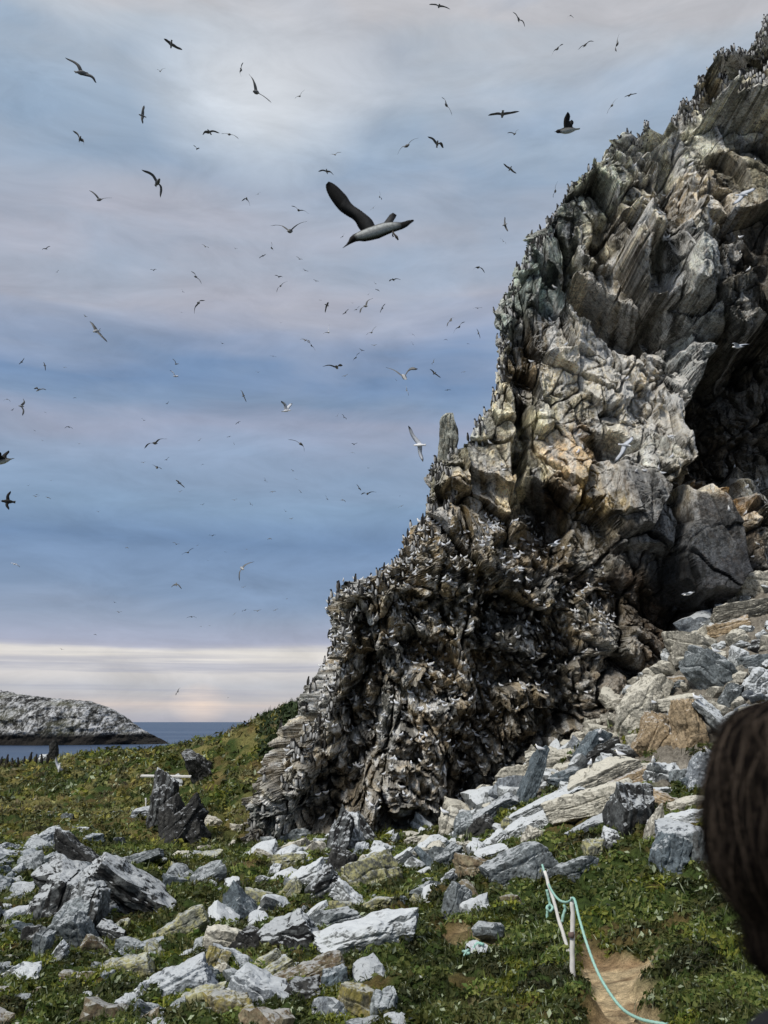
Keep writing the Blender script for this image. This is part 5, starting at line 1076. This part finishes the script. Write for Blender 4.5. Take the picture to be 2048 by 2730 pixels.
# --- the big guillemot in the foreground, seen from below as it banks
T9 = lambda x, y: (840 + x * .1688, 460 + y * .1688)
def bigbird():
    D = 5.2; s = D / F; c0 = P(*T9(1000, 920), D); o_ = np.array(T9(1000, 920))
    RY = nrmz(c0 - np.array([0, 0, CZ]))
    def q(x, y, dz=0.0): w_ = P(*T9(x, y), D) ; return np.array([0, 0, CZ]) + (w_ - np.array([0, 0, CZ])) * (1 + dz / D) - c0
    ax = [(440, 1190, 4), (500, 1145, 14), (545, 1105, 30), (585, 1062, 55), (625, 1035, 66), (680, 1015, 74), (760, 1000, 98), (860, 970, 112), (980, 935, 118), (1100, 890, 108), (1200, 865, 92), (1290, 850, 76), (1370, 838, 62), (1430, 815, 52), (1480, 785, 40), (1560, 752, 14)]
    st_l = []; blk = (.016, .015, .014); wht = (.44, .46, .455)
    for i, (x, y, r) in enumerate(ax):
        p0 = q(x, y); j0, j1 = max(0, i - 1), min(len(ax) - 1, i + 1); tg = nrmz(q(*ax[j1][:2]) - q(*ax[j0][:2])); pr = nrmz(np.cross(tg, FW)); rr = r * .1688 * s
        st_l.append((p0, pr * rr, FW * rr * (1.0 if i < 12 else 0.45)))
    V = []; C = []; n = 20
    for i, (c_, a_, b_) in enumerate(st_l):
        for k in range(n):
            w = 2 * math.pi * k / n; V.append(c_ + math.cos(w) * a_ + math.sin(w) * b_); face = -math.sin(w)
            m_ = sstep(0.45, 0.85, face) * (1 - 0.35 * (k % 3 == 0)) if 5 <= i <= 10 else (sstep(.5, .9, face) * .7 if i == 11 else 0.0)
            if i == 5: m_ *= 0.8
            C.append(np.array(blk) * (1 - m_) + np.array(wht) * m_)
    Fc = []
    for i in range(len(st_l) - 1):
        for k in range(n): Fc.append((i * n + k, i * n + (k + 1) % n, (i + 1) * n + (k + 1) % n, (i + 1) * n + k))
    Fc += [tuple(range(n))[::-1], tuple(range((len(st_l) - 1) * n, len(st_l) * n))]
    parts = [(V, Fc, C)]
    def plate(lead, trail, dz0, dz1, th, col):
        V = []; m = len(lead); C = []
        for i in range(m):
            t_ = i / (m - 1); dz = dz0 + (dz1 - dz0) * t_; a_, b_ = q(*lead[i], dz), q(*trail[i], dz + 0.01); nn = nrmz(np.cross(a_ - b_, q(1, 1) - q(0, 0) + FW * 0.01)); nn = FW
            mid = a_ * .6 + b_ * .4; h_ = th * (1 - 0.75 * t_); V += [a_, mid + nn * h_, b_, mid - nn * h_]; C += [np.array(col) * (1.0 if t_ > .55 else 1.6)] * 2 + [np.array(col)] + [np.array(col) * (2.6 if t_ < 0.6 else 1.0)]
        Fc = []
        for i in range(m - 1):
            for k in range(4): Fc.append((i * 4 + k, i * 4 + (k + 1) % 4, (i + 1) * 4 + (k + 1) % 4, (i + 1) * 4 + k))
        Fc += [(0, 1, 2, 3), ((m - 1) * 4 + 3, (m - 1) * 4 + 2, (m - 1) * 4 + 1, (m - 1) * 4)]
        return V, Fc, C
    lead = [(960, 860), (900, 745), (800, 655), (700, 580), (610, 520), (555, 460), (500, 370), (430, 295), (350, 215), (270, 160), (215, 140)]
    trail = [(760, 960), (685, 870), (650, 800), (600, 740), (500, 680), (400, 610), (340, 545), (270, 450), (215, 360), (175, 260), (170, 190)]
    lead = [tuple(v) for v in catmull(np.array(lead), 3)]; trail = [tuple(v) for v in catmull(np.array(trail), 3)]
    parts.append(plate(lead, trail, 0.0, -0.10, 0.010, (.016, .016, .016)))
    jr = random.Random(3); trail = [(x + 9 * math.sin(i * 2.1) + jr.uniform(-5, 5), y + 7 * math.sin(i * 2.1) + jr.uniform(-5, 5)) for i, (x, y) in enumerate(trail)]
    lead2 = [(1000, 900), (1080, 800), (1140, 720), (1180, 665), (1230, 632)]; trail2 = [(1180, 900), (1220, 800), (1250, 745), (1275, 710), (1290, 670)]
    parts.append(plate(lead2, trail2, 0.02, 0.30, 0.010, (.016, .016, .016)))
    V, Fc, C = join(parts); o = poly_mesh('flying_guillemot', V, Fc, bird_m, smooth=True, cols=C); o.location = tuple(c0)
    tag(o, 'large black and white guillemot banking with one wing raised, nearest bird in the sky', 'bird')
    dk_ = plain_mat('dark_webbed_foot', (.07, .06, .05))
    V, Fc = tube([q(1215, 905, -.01), q(1250, 970, -.02), q(1290, 1020, -.02), q(1315, 1065, -.015)], [0.005, 0.005, 0.009, 0.004], 8); poly_mesh('foot', V, Fc, dk_, o)
    V, Fc = tube([q(1250, 900, .01), q(1225, 985, .015), q(1235, 1010, .01)], [0.004, 0.004, 0.005], 8); poly_mesh('foot', V, Fc, dk_, o)
bigbird()
def side_bird(tail, head, wings, D, label, kind='g', name='flying_guillemot'):
    """bird seen side on; wings: list of root and tip in the photograph's pixels"""
    s = D / F; a_, b_ = np.array(tail, float), np.array(head, float); m_ = (a_ + b_) / 2; c0 = P(m_[0], m_[1], D * 0.93); hd = b_ - a_
    h = nrmz(RT * hd[0] - UP * hd[1]); L = np.linalg.norm(hd) * s; up = nrmz(UP - h * (UP @ h)); stn, sd, u_ = body_stations(np.zeros(3), h, up, L, L * .135, PAL[kind]); parts = [loft(stn, 10)]
    for i, (r_, t_, dz) in enumerate(wings):
        r0 = RT * (r_[0] - m_[0]) * s - UP * (r_[1] - m_[1]) * s; t0 = RT * (t_[0] - m_[0]) * s - UP * (t_[1] - m_[1]) * s + FW * dz
        parts.append(wing(r0 + FW * np.sign(dz) * 0.02, t0, h * 0.02, h, L * .30, PAL[kind]))
    V, Fc, C = join(parts); o = poly_mesh(name, V, Fc, bird_m, smooth=True, cols=C); o.location = tuple(c0); tag(o, label, 'bird')
side_bird((1548, 343), (1480, 351), [((1512, 346), (1510, 304), -.12), ((1518, 346), (1530, 308), .14)], 15, 'black guillemot with both wings raised, flying left beside the cliff top')
side_bird((36, 1222), (-22, 1236), [((4, 1226), (8, 1206), -.2), ((4, 1226), (10, 1200), .2)], 16, 'black and white guillemot half cut off by the left edge')

# --- perched birds
def perched(kind):
    z = np.zeros(3)
    if kind == 'gull':
        pal = PAL['w']; stn = []
        for x, zc, rx, rz, a_, b_ in ((-.21, .115, .012, .008, 'tip', 'tip'), (-.13, .13, .035, .022, 'wing', 'bot'), (-.05, .135, .058, .050, 'wing', 'bot'), (.03, .15, .064, .062, 'wing', 'bot'), (.09, .175, .054, .056, 'wing', 'bot'), (.125, .215, .037, .040, 'head', 'head'), (.14, .25, .034, .036, 'head', 'head'), (.155, .28, .022, .022, 'head', 'head'), (.162, .295, .005, .005, 'head', 'head')):
            stn.append((np.array([x, 0, zc]), np.array([0, rx, 0]), np.array([-rz * .35, 0, rz]), pal[a_], pal[b_]))
        parts = [loft(stn, 8)]
        V, Fc = tube([(.165, 0, .255), (.20, 0, .248), (.212, 0, .240)], [.010, .007, .001], 6); parts.append((V, Fc, [np.array(pal['bill'])] * len(V)))
        for s_ in (-1, 1): V, Fc = tube([(.02, .02 * s_, .10), (.025, .022 * s_, 0), (.05, .022 * s_, -.02)], [.007, .006, .01], 5); parts.append((V, Fc, [np.array((.03, .03, .03))] * len(V)))
    else:
        pal = dict(PAL['g'], bot=(.45,.45,.44)) if kind == 'guillemot' else dict(PAL['g'], bot=(.03, .03, .03)); stn = []
        for x, zc, rx, ry, a_, b_ in ((-.05, .0, .02, .02, 'top', 'top'), (-.01, .06, .055, .055, 'top', 'bot'), (.0, .14, .066, .066, 'top', 'bot'), (.01, .21, .062, .060, 'top', 'bot'), (.015, .28, .045, .045, 'top', 'bot'), (.02, .32, .035, .034, 'head', 'head'), (.03, .36, .036, .034, 'head', 'head'), (.035, .385, .025, .025, 'head', 'head'), (.035, .40, .006, .006, 'head', 'head')):
            stn.append((np.array([x, 0, zc]), np.array([0, ry, 0]), np.array([-rx, 0, 0]), pal[a_], pal[b_]))
        parts = [loft(stn, 8)]; V, Fc = tube([(.05, 0, .362), (.085, 0, .360), (.11, 0, .355)], [.012, .008, .001], 6); parts.append((V, Fc, [np.array(pal['bill'])] * len(V)))
    return join(parts)
PB = {}
for k_ in ('gull', 'guillemot', 'dark'):
    V, Fc, C = perched(k_); PB[k_] = (V, Fc, C, poly_mesh('perched_' + k_, V, Fc, bird_m, cols=C, link=False))
used = set()
cand = VIS & (NN[..., 2] > 0.30)
ci, cj = np.nonzero(cand); cpx, cpy = VX[cand], VY[cand]; cco = V3[cand]; cnz = NN[..., 2][cand]
rs = np.random.RandomState(77)
def ledge_spots(poly, n, gap, minz=0.45, edge=False):
    m = in_poly(cpx, cpy, poly) & (cnz > minz)
    if edge:   # only where the sky or open air lies just behind the crest
        m &= (cj[...] < NB + NCn + 25)
    idx = np.nonzero(m)[0]; rs.shuffle(idx); out = []
    for i in idx:
        c_ = cco[i]; key = (int(c_[0] / gap), int(c_[1] / gap), int(c_[2] / gap))
        if key in used: continue
        used.add(key); out.append(c_)
        if len(out) >= n: break
    return out
def put(kind, poly, n, gap, label, group, name, minz=0.45, edge=False, sc=1.0, face=None):
    me = PB[kind][3]
    for c_ in ledge_spots(poly, n, gap, minz, edge):
        o = obj(name, me); s_ = sc * rs.uniform(.85, 1.15); o.location = (c_[0], c_[1], c_[2] - 0.01 + (0.02 * s_ if kind == 'gull' else 0)); o.scale = (s_,) * 3
        o.scale = (s_, s_, s_ * rs.uniform(.62, 1.05)) if kind == 'guillemot' else (s_,) * 3; o.rotation_euler = (rs.uniform(-.3, .3), rs.uniform(-.35, .35), rs.uniform(-math.pi, math.pi) if face is None else face + rs.normal(0, .9)); tag(o, label, 'bird', group)
R_ = lambda x0, y0, x1, y1: [(x0, y0), (x1, y0), (x1, y1), (x0, y1)]
put('gull', [(1090, 1380), (1400, 1380), (1420, 1640), (1060, 1600)], 95, .28, 'white gull sitting on the brown nest-covered buttress', 'gulls on the brown nesting buttress', 'perched_gull', sc=.75)
put('gull', R_(850, 1560, 1060, 1900), 40, .3, 'white gull sitting on the left edge of the lower cliff', 'gulls on the left lower cliff', 'perched_gull', sc=.75)
put('gull', [(1060, 1610), (1420, 1660), (1300, 1900), (1250, 2180), (1000, 2180), (1000, 1900), (1060, 1800)], 65, .3, 'white gull sitting low on the middle of the dark broken cliff', 'gulls on the dark broken cliff', 'perched_gull', sc=.75)
put('gull', R_(660, 1900, 960, 2230), 22, .3, 'white gull sitting on the lowest spur of the cliff', 'gulls on the lowest spur', 'perched_gull', sc=.75)
put('gull', R_(1290, 850, 1820, 1300), 34, .4, 'white gull sitting on the bright tan face in the middle of the cliff', 'gulls on the tan cliff face', 'perched_gull', sc=.75)
put('gull', R_(1400, 420, 2040, 850), 20, .4, 'white gull sitting on the upper cliff face', 'gulls on the upper cliff face', 'perched_gull', sc=.75)
put('gull', R_(1930, 1230, 2048, 1500), 9, .4, 'white gull sitting by the brown crevice at the right edge', 'gulls by the brown crevice', 'perched_gull', sc=.75)
put('gull', R_(1400, 1560, 1640, 1900), 14, .4, 'white gull sitting just above the boulder slope', 'gulls above the boulder slope', 'perched_gull', sc=.75)
put('guillemot', [(1700, 345), (1750, 250), (1830, 190), (2048, 120), (2048, 215), (1900, 300), (1800, 345)], 110, .2, 'black guillemot standing in the crowd on the high ledge', 'guillemots crowding the high ledge', 'perched_guillemot', .25, sc=.88, face=1.57)
put('guillemot', [(1380, 720), (1500, 480), (1700, 330), (1800, 340), (1640, 450), (1500, 620)], 90, .22, 'black guillemot standing along the upper ridge against the sky', 'guillemots on the upper ridge', 'perched_guillemot', .3, True, sc=.88, face=1.57)
put('guillemot', R_(1260, 620, 1430, 1080), 36, .25, 'black guillemot standing on the bulging middle ridge', 'guillemots on the middle ridge', 'perched_guillemot', .3, True, sc=.88, face=1.57)
put('guillemot', [(640, 2280), (840, 1650), (900, 1550), (1040, 1540), (1100, 1200), (1250, 1180), (1180, 1560), (930, 1750), (800, 2250)], 62, .25, 'black guillemot standing on the lower left ridge', 'guillemots on the lower left ridge', 'perched_guillemot', .3, True, sc=.88, face=1.57)
# the rest of the crowd: past what one could count
def flock(kind, spots, name, label, sc=1.0):
    V, Fc, C, _ = PB[kind]; AV, AF, AC = [], [], []
    for c_ in spots:
        a_ = rs.uniform(0, 6.28); s_ = sc * rs.uniform(.8, 1.1); M = np.array([[math.cos(a_), -math.sin(a_), 0], [math.sin(a_), math.cos(a_), 0], [0, 0, 1]]) * s_; o_ = sum(len(x) for x in AV)
        AV.append(V @ M.T + np.array(c_)); AF += [tuple(i + o_ for i in f) for f in Fc]; AC.append(C)
    if AV: o = poly_mesh(name, np.concatenate(AV), AF, bird_m, cols=np.concatenate(AC)); tag(o, label, 'birds', None, 'stuff')
flock('guillemot', ledge_spots([(1700, 345), (1790, 180), (2010, 10), (2060, 20), (2060, 250), (1900, 320), (1760, 345)], 380, .13, .0) + ledge_spots([(640, 2290), (840, 1600), (1100, 1200), (1280, 1000), (1400, 650), (1740, 320), (1790, 330), (1500, 560), (1400, 900), (1250, 1300), (1000, 1700), (860, 2200)], 340, .22, .0, True), 'guillemot_crowd', 'crowd of small dark guillemots packed along the ridges of the cliff')
flock('gull', ledge_spots([(860, 1600), (1100, 1380), (1420, 1380), (1700, 1560), (1500, 1900), (1200, 2200), (1000, 2200), (860, 1900)], 650, .24, .15), 'gull_crowd', 'crowd of small white gulls nesting all over the lower cliff', .62)
# gulls resting on boulders of the slope: on the tops found by looking down
bpy.context.view_layer.update()
def on_top(px, py, lb, kind='gull', sc=.85, name='perched_gull', rot=0.0):
    """set a bird on whatever the line of sight to its feet meets"""
    d = Vector(pix_dir(px, py)).normalized(); dg = bpy.context.evaluated_depsgraph_get(); ok, loc, nr, _i, ob, _m = SC.ray_cast(dg, Vector((0, 0, CZ)), d)
    if not ok: return
    o = obj(name, PB[kind][3]); s_ = sc * loc.y / 30.0 if sc > 2 else sc; o.location = (loc.x, loc.y, loc.z); o.scale = (s_,) * 3; o.rotation_euler = (0, 0, rot); tag(o, lb, 'bird')
for px, py, lb, rot in [(1742, 1882, 'white gull on the tip of the large pale triangular boulder', 2.8), (1598, 1962, 'white gull on the narrow top left of the long pale block', -1.2), (1603, 1982, 'lower white gull on the narrow top left of the long pale block', 2.0), (1441, 2006, 'grey-backed gull on the flat-topped pale block', 3.0),
                        (1656, 2022, 'white gull on the far end of the long square-edged block', 2.6), (1743, 2042, 'white gull on the square white block', -1.8), (1898, 2020, 'white gull on top of the tall blue-white stone at the right', 2.7), (1573, 2048, 'white gull low beside the flat-topped pale block', 1.0), (1860, 1872, 'white gull on the cream slab near the leaning white slab', 2.2),
                        (1911, 1746, 'white gull on the large smooth cream boulder', 3.0), (1186, 2176, 'white gull on a stone at the cave mouth', 2.6)]:
    on_top(px, py, lb, rot=rot)
for i in range(9):
    px = 6 + i * 15.5; h_ = hit(px, 2046 - i * 0.9); o = obj('perched_cormorant', PB['dark'][3]); o.location = (h_[0], h_[1] - 0.3, float(detail_z(h_[0], h_[1] - .3)) + 0.12); s_ = 1.55 + 0.25 * ((i * 7) % 4) / 3; o.scale = (s_, s_, s_ * 1.05); o.rotation_euler = (0, 0, i * 1.3)
    tag(o, 'dark long-necked bird standing in the row on the far left shore', 'bird', 'dark birds in a row on the left shore')
# ------------------------------------------------------------------ the person at the right edge, back turned
PHX, PHY = 0.470, 1.05; gz = float(ground_z(PHX, PHY)); HZ = float(P(2110, 2170, 1.05)[2]) - gz     # head height over the ground
fwdv = np.array([0.80, 0.60, 0]); fwdv /= np.linalg.norm(fwdv); sidev = np.array([-fwdv[1], fwdv[0], 0])   # looking towards the cliff on the right
def bp_(f, s, z): return tuple(fwdv * f + sidev * s + np.array([0, 0, z]))
def skin_obj(name, verts, edges, radii, mat, parent=None, sub=2):
    me = bpy.data.meshes.new(name); me.from_pydata(verts, edges, []); me.update(); o = bpy.data.objects.new(name, me); COL.objects.link(o)
    md = o.modifiers.new('skin', 'SKIN'); md.use_smooth_shade = True; md.branch_smoothing = 0.6
    for i, r in enumerate(radii): o.data.skin_vertices[0].data[i].radius = (r, r) if not hasattr(r, '__len__') else r; 
    o.data.skin_vertices[0].data[0].use_root = True
    sb = o.modifiers.new('subsurf', 'SUBSURF'); sb.levels = sub; sb.render_levels = sub
    me.materials.append(mat)
    if parent: o.parent = parent
    return o
skin = plain_mat('skin', (0.55, 0.36, 0.27), 0.55, 0.08, 30); jack = plain_mat('black_jacket_cloth', (0.012, 0.012, 0.014), 0.75, 0.3, 80); trou = plain_mat('dark_trouser_cloth', (0.02, 0.022, 0.03), 0.85, 0.3, 60); boot_m = plain_mat('boot_leather', (0.03, 0.02, 0.015), 0.6)
H = HZ
V = [bp_(.08, -.09, .88), bp_(.09, -.09, 1.05), bp_(.08, -.09, 1.20), bp_(.04, -.06, H - .245), bp_(.015, -.03, H - .14), bp_(.02, 0, H - .055), bp_(.0, 0, H + .01), bp_(-.005, 0, H + .07)]
E = [(0, 1), (1, 2), (2, 3), (3, 4), (4, 5), (5, 6), (6, 7)]; Rr = [.14, .125, .145, .062, .052, .062, .078, .055]
for s in (-1, 1):
    b0 = len(V); V += [bp_(.07, .155 * s - .09, H - .32), bp_(.06, .20 * s - .09, H - .55), bp_(.17, .195 * s - .09, H - .74), bp_(.235, .19 * s - .09, H - .78)]; E += [(3, b0), (b0, b0 + 1), (b0 + 1, b0 + 2), (b0 + 2, b0 + 3)]; Rr += [.055, .045, .032, .026]
    for kf, (df, dl, ln) in enumerate(((-.028, 0, .072), (-.010, 0, .082), (.010, 0, .078), (.028, 0, .062))):
        b1 = len(V); V += [bp_(.27, .19 * s - .09 + df, H - .795), bp_(.27 + ln * .5, .19 * s - .09 + df * 1.1, H - .825), bp_(.27 + ln * .62, .19 * s - .09 + df * 1.1, H - .86)]; E += [(b0 + 3, b1), (b1, b1 + 1), (b1 + 1, b1 + 2)]; Rr += [.010, .009, .007]
    b1 = len(V); V += [bp_(.235, .19 * s - .09 - .035 * s, H - .79), bp_(.27, .19 * s - .09 - .055 * s, H - .815)]; E += [(b0 + 3, b1), (b1, b1 + 1)]; Rr += [.011, .009]
    b2 = len(V); V += [bp_(.08, .085 * s - .09, .82), bp_(.09, .09 * s - .09, .46), bp_(.06, .09 * s - .09, .09), bp_(.18, .095 * s - .09, .035)]; E += [(0, b2), (b2, b2 + 1), (b2 + 1, b2 + 2), (b2 + 2, b2 + 3)]; Rr += [.085, .058, .042, .03]
person = skin_obj('person', V, E, Rr, skin); person.location = (PHX, PHY, gz)
tag(person, 'person seen from behind at the right edge with dark shaggy hair and a black jacket', 'person')
V = [bp_(.08, -.09, .84), bp_(.08, -.09, 1.02), bp_(.08, -.09, 1.20), bp_(.04, -.06, H - .26), bp_(.02, -.035, H - .165)]; E = [(0, 1), (1, 2), (2, 3), (3, 4)]; Rr = [(.165, .15), (.16, .14), (.17, .145), (.12, .12), .082]
for s in (-1, 1):
    b0 = len(V); V += [bp_(.05, .165 * s - .05, H - .30), bp_(.06, .20 * s - .09, H - .55), bp_(.17, .195 * s - .09, H - .74), bp_(.205, .19 * s - .09, H - .765)]; E += [(3, b0), (b0, b0 + 1), (b0 + 1, b0 + 2), (b0 + 2, b0 + 3)]; Rr += [.075, .06, .048, .046]
skin_obj('jacket', V, E, Rr, jack, person)
V = [bp_(.08, -.09, .90), bp_(.08, -.09, .84)]; E = [(0, 1)]; Rr = [.15, .15]
for s in (-1, 1): b0 = len(V); V += [bp_(.08, .087 * s - .09, .76), bp_(.09, .09 * s - .09, .46), bp_(.06, .09 * s - .09, .10)]; E += [(1, b0), (b0, b0 + 1), (b0 + 1, b0 + 2)]; Rr += [.10, .078, .062]
skin_obj('trousers', V, E, Rr, trou, person)
for s in (-1, 1): skin_obj('boot', [bp_(.055, .09 * s - .09, .17), bp_(.05, .09 * s - .09, .05), bp_(.14, .095 * s - .09, .045), bp_(.21, .1 * s - .09, .035)], [(0, 1), (1, 2), (2, 3)], [.055, .05, .045, .035], boot_m, person)
eye_m = plain_mat('eye_white', (.8, .8, .78), .3, .02); lip_m = plain_mat('lips', (.45, .2, .17), .5, .05)
def blob(name, c_, r, mat, par):
    Vd, Fd = ICO[3]; V = Vd * np.array(r) @ np.stack([fwdv, sidev, np.array([0, 0, 1])]) + np.array(bp_(*c_)); o = mesh_np(name, V, Fd, mat, par, True); return o
for s in (-1, 1): blob('eye', (.068, .031 * s, H - .005), (.012, .014, .010), eye_m, person); blob('ear', (-.005, .078 * s, H - .015), (.018, .008, .03), skin, person)
blob('nose', (.088, 0, H - .035), (.022, .014, .024), skin, person); blob('mouth', (.074, 0, H - .072), (.010, .024, .008), lip_m, person)
# hair: cap of locks plus loose strands
rows = [(1838, 2124, 30), (1850, 2124, 80), (1868, 2122, 122), (1892, 2119, 160), (1930, 2115, 187), (1990, 2112, 206), (2060, 2110, 217), (2140, 2110, 222), (2210, 2110, 222), (2270, 2112, 217), (2320, 2114, 203), (2370, 2117, 180), (2420, 2119, 150), (2450, 2120, 133), (2490, 2120, 126), (2530, 2120, 122), (2560, 2120, 112), (2585, 2121, 90), (2596, 2121, 40)]
rr_ = catmull(np.array(rows, float), 5); nz_, na = len(rr_), 420
pp = np.array([P(cx + 26, py + 12, 1.05) for py, cx, r in rr_]); rw = rr_[:, 2] * 1.05 / F
ang = np.linspace(0, 2 * np.pi, na, endpoint=False); A, Zi = np.meshgrid(ang, np.arange(nz_))
lock = fbm(A * 7 + Zi * 0.05, Zi * 0.13, 501, 4) - .5; lock2 = fbm(A * 26 + Zi * 0.22, Zi * 0.20, 502, 4) - .5
lock += (np.cos(A) * 0)
rad = rw[Zi] * (1 + 0.10 * lock + 0.055 * lock2) + 0.0015
HVx = pp[Zi, 0] + np.cos(A) * rad; HVy = pp[Zi, 1] + np.sin(A) * rad * 1.04; HVz = pp[Zi, 2] + (fbm(A * 6, Zi * 0, 503, 2) - .5) * 0.012 * sstep(nz_ * .75, nz_, Zi)
Vh = np.c_[HVx.ravel(), HVy.ravel(), HVz.ravel()] - np.array([PHX, PHY, gz])
idx = np.arange(nz_ * na).reshape(nz_, na); nxt = np.roll(idx, -1, 1); Fh = np.stack([idx[:-1], idx[1:], nxt[1:], nxt[:-1]], -1).reshape(-1, 4)
hm, t, b = new_mat('dark_hair', 0.8, 0.05); v = t.add('ShaderNodeTexCoord').outputs['Object']
n = t.noise(t.scale(v, (260, 260, 22)), 1.0, 4, 0.6); c = t.ramp(n, [(0.42, (0.003, 0.003, 0.003)), (0.62, (0.008, 0.006, 0.005)), (0.80, (0.03, 0.023, 0.018))]); t.l.new(c, b.inputs['Base Color'])
bp = t.add('ShaderNodeBump', {'Strength': 1.0, 'Distance': 0.008, 'Height': n}); t.l.new(bp.outputs[0], b.inputs['Normal'])
hair = mesh_np('hair', Vh, Fh, hm, person, True)
sv, sf, sc_ = [], [], []; rg = np.random.RandomState(9); off_ = 0
hs = vcol_mat('hair_strand', 0.7, 0.06)
for i in range(5000):
    a0 = rg.uniform(0, 2 * np.pi); z0 = rg.uniform(0, nz_ * .75); z1 = min(nz_ - 1.5, z0 + rg.uniform(12, 40)); m = 11; zs = np.linspace(z0, z1, m); aa = a0 + np.linspace(0, rg.normal(0, .22), m) + rg.uniform(.01, .07) * np.sin(zs * rg.uniform(.15, .5) + i)
    li = np.interp(zs, np.arange(nz_), rw) * (1.0 + rg.uniform(0.0, .05)) + 0.001 + (rg.uniform(0, .014) * np.sin(np.linspace(0, 3, m)) ** 2 if rg.rand() < .3 else 0)
    c_ = np.c_[np.interp(zs, np.arange(nz_), pp[:, 0]) + np.cos(aa) * li, np.interp(zs, np.arange(nz_), pp[:, 1]) + np.sin(aa) * li * 1.04, np.interp(zs, np.arange(nz_), pp[:, 2])] - np.array([PHX, PHY, gz])
    V, Fc = tube(c_, 0.00022 * rg.uniform(.6, 1.7), 3, cap=False); sv.append(V); sf.append(np.array(Fc) + off_); off_ += len(V)
    w = rg.rand() ** 7 * (0.2 + 1.6 * max(0, 0.7 - z0 / nz_)); w = min(1, w); cc = np.array([.004, .003, .003]) * (1 - w) + np.array([.22, .17, .13]) * w; sc_.append(np.repeat(cc[None], len(V), 0))  # pale streaks on upper strands: light caught by the hair, put into colour
mesh_np('loose_strands', np.concatenate(sv), np.concatenate(sf), hs, hair, True, np.concatenate(sc_))
# small rock pinnacle standing off the ridge
pin_pts = [(1196, 1250, 30, 1.05), (1194, 1210, 29, 1), (1194, 1170, 27, 1), (1192, 1140, 26, .9), (1193, 1118, 22, .8), (1199, 1104, 11, .5)]
Yp = float(Yb(12 + 9)) + 3.0
def column_rock(pts, Y, mat, name, parent, seed):
    nz2, na2 = 60, 64; q = catmull(np.array([p[:3] for p in pts], float), 12)[:]; q = q[np.linspace(0, len(q) - 1, nz2).astype(int)]
    c_ = np.array([P(a_, b_, Y) for a_, b_, _ in q]); w_ = q[:, 2] * Y / F
    A, Zi = np.meshgrid(np.linspace(0, 2 * np.pi, na2, endpoint=False), np.arange(nz2)); s_ = np.maximum(np.abs(np.cos(A)), np.abs(np.sin(A))) ** -0.6
    X_ = np.cos(A); Y_ = np.sin(A); pr = np.c_[X_.ravel() * 2, Y_.ravel() * 2, c_[Zi, 2].ravel() * 1.3]
    r_ = w_[Zi] * s_ * (0.88 + 0.60 * (vnoise3(pr, seed) - .5).reshape(A.shape) + 0.4 * (vnoise3(pr * 3, seed + 1) - .5).reshape(A.shape))
    V = np.c_[(c_[Zi, 0] + X_ * r_).ravel(), (c_[Zi, 1] + Y_ * r_ * 1.2).ravel(), c_[Zi, 2].ravel()]; i_ = np.arange(nz2 * na2).reshape(nz2, na2); nx_ = np.roll(i_, -1, 1)
    Fc = np.stack([i_[:-1], nx_[:-1], nx_[1:], i_[1:]], -1).reshape(-1, 4); V = np.vstack([V, c_[-1] + [0, 0, .05]]); k_ = len(V) - 1
    Fc = np.vstack([Fc, np.stack([i_[-1], nx_[-1], np.full(na2, k_), np.full(na2, k_)], -1)])
    Fc = [tuple(dict.fromkeys(map(int, f))) for f in Fc]; C = np.tile(np.array([[.24, .25, .22]]), (len(V), 1)) * (0.5 + 0.9 * vnoise3(V * 2.5, 8))[:, None]; C = np.c_[C, np.full(len(V), .15)]
    return poly_mesh(name, V, Fc, mat, parent, smooth=False, cols=C)
column_rock(pin_pts, Yp, cm, 'pinnacle', cliff, 4)
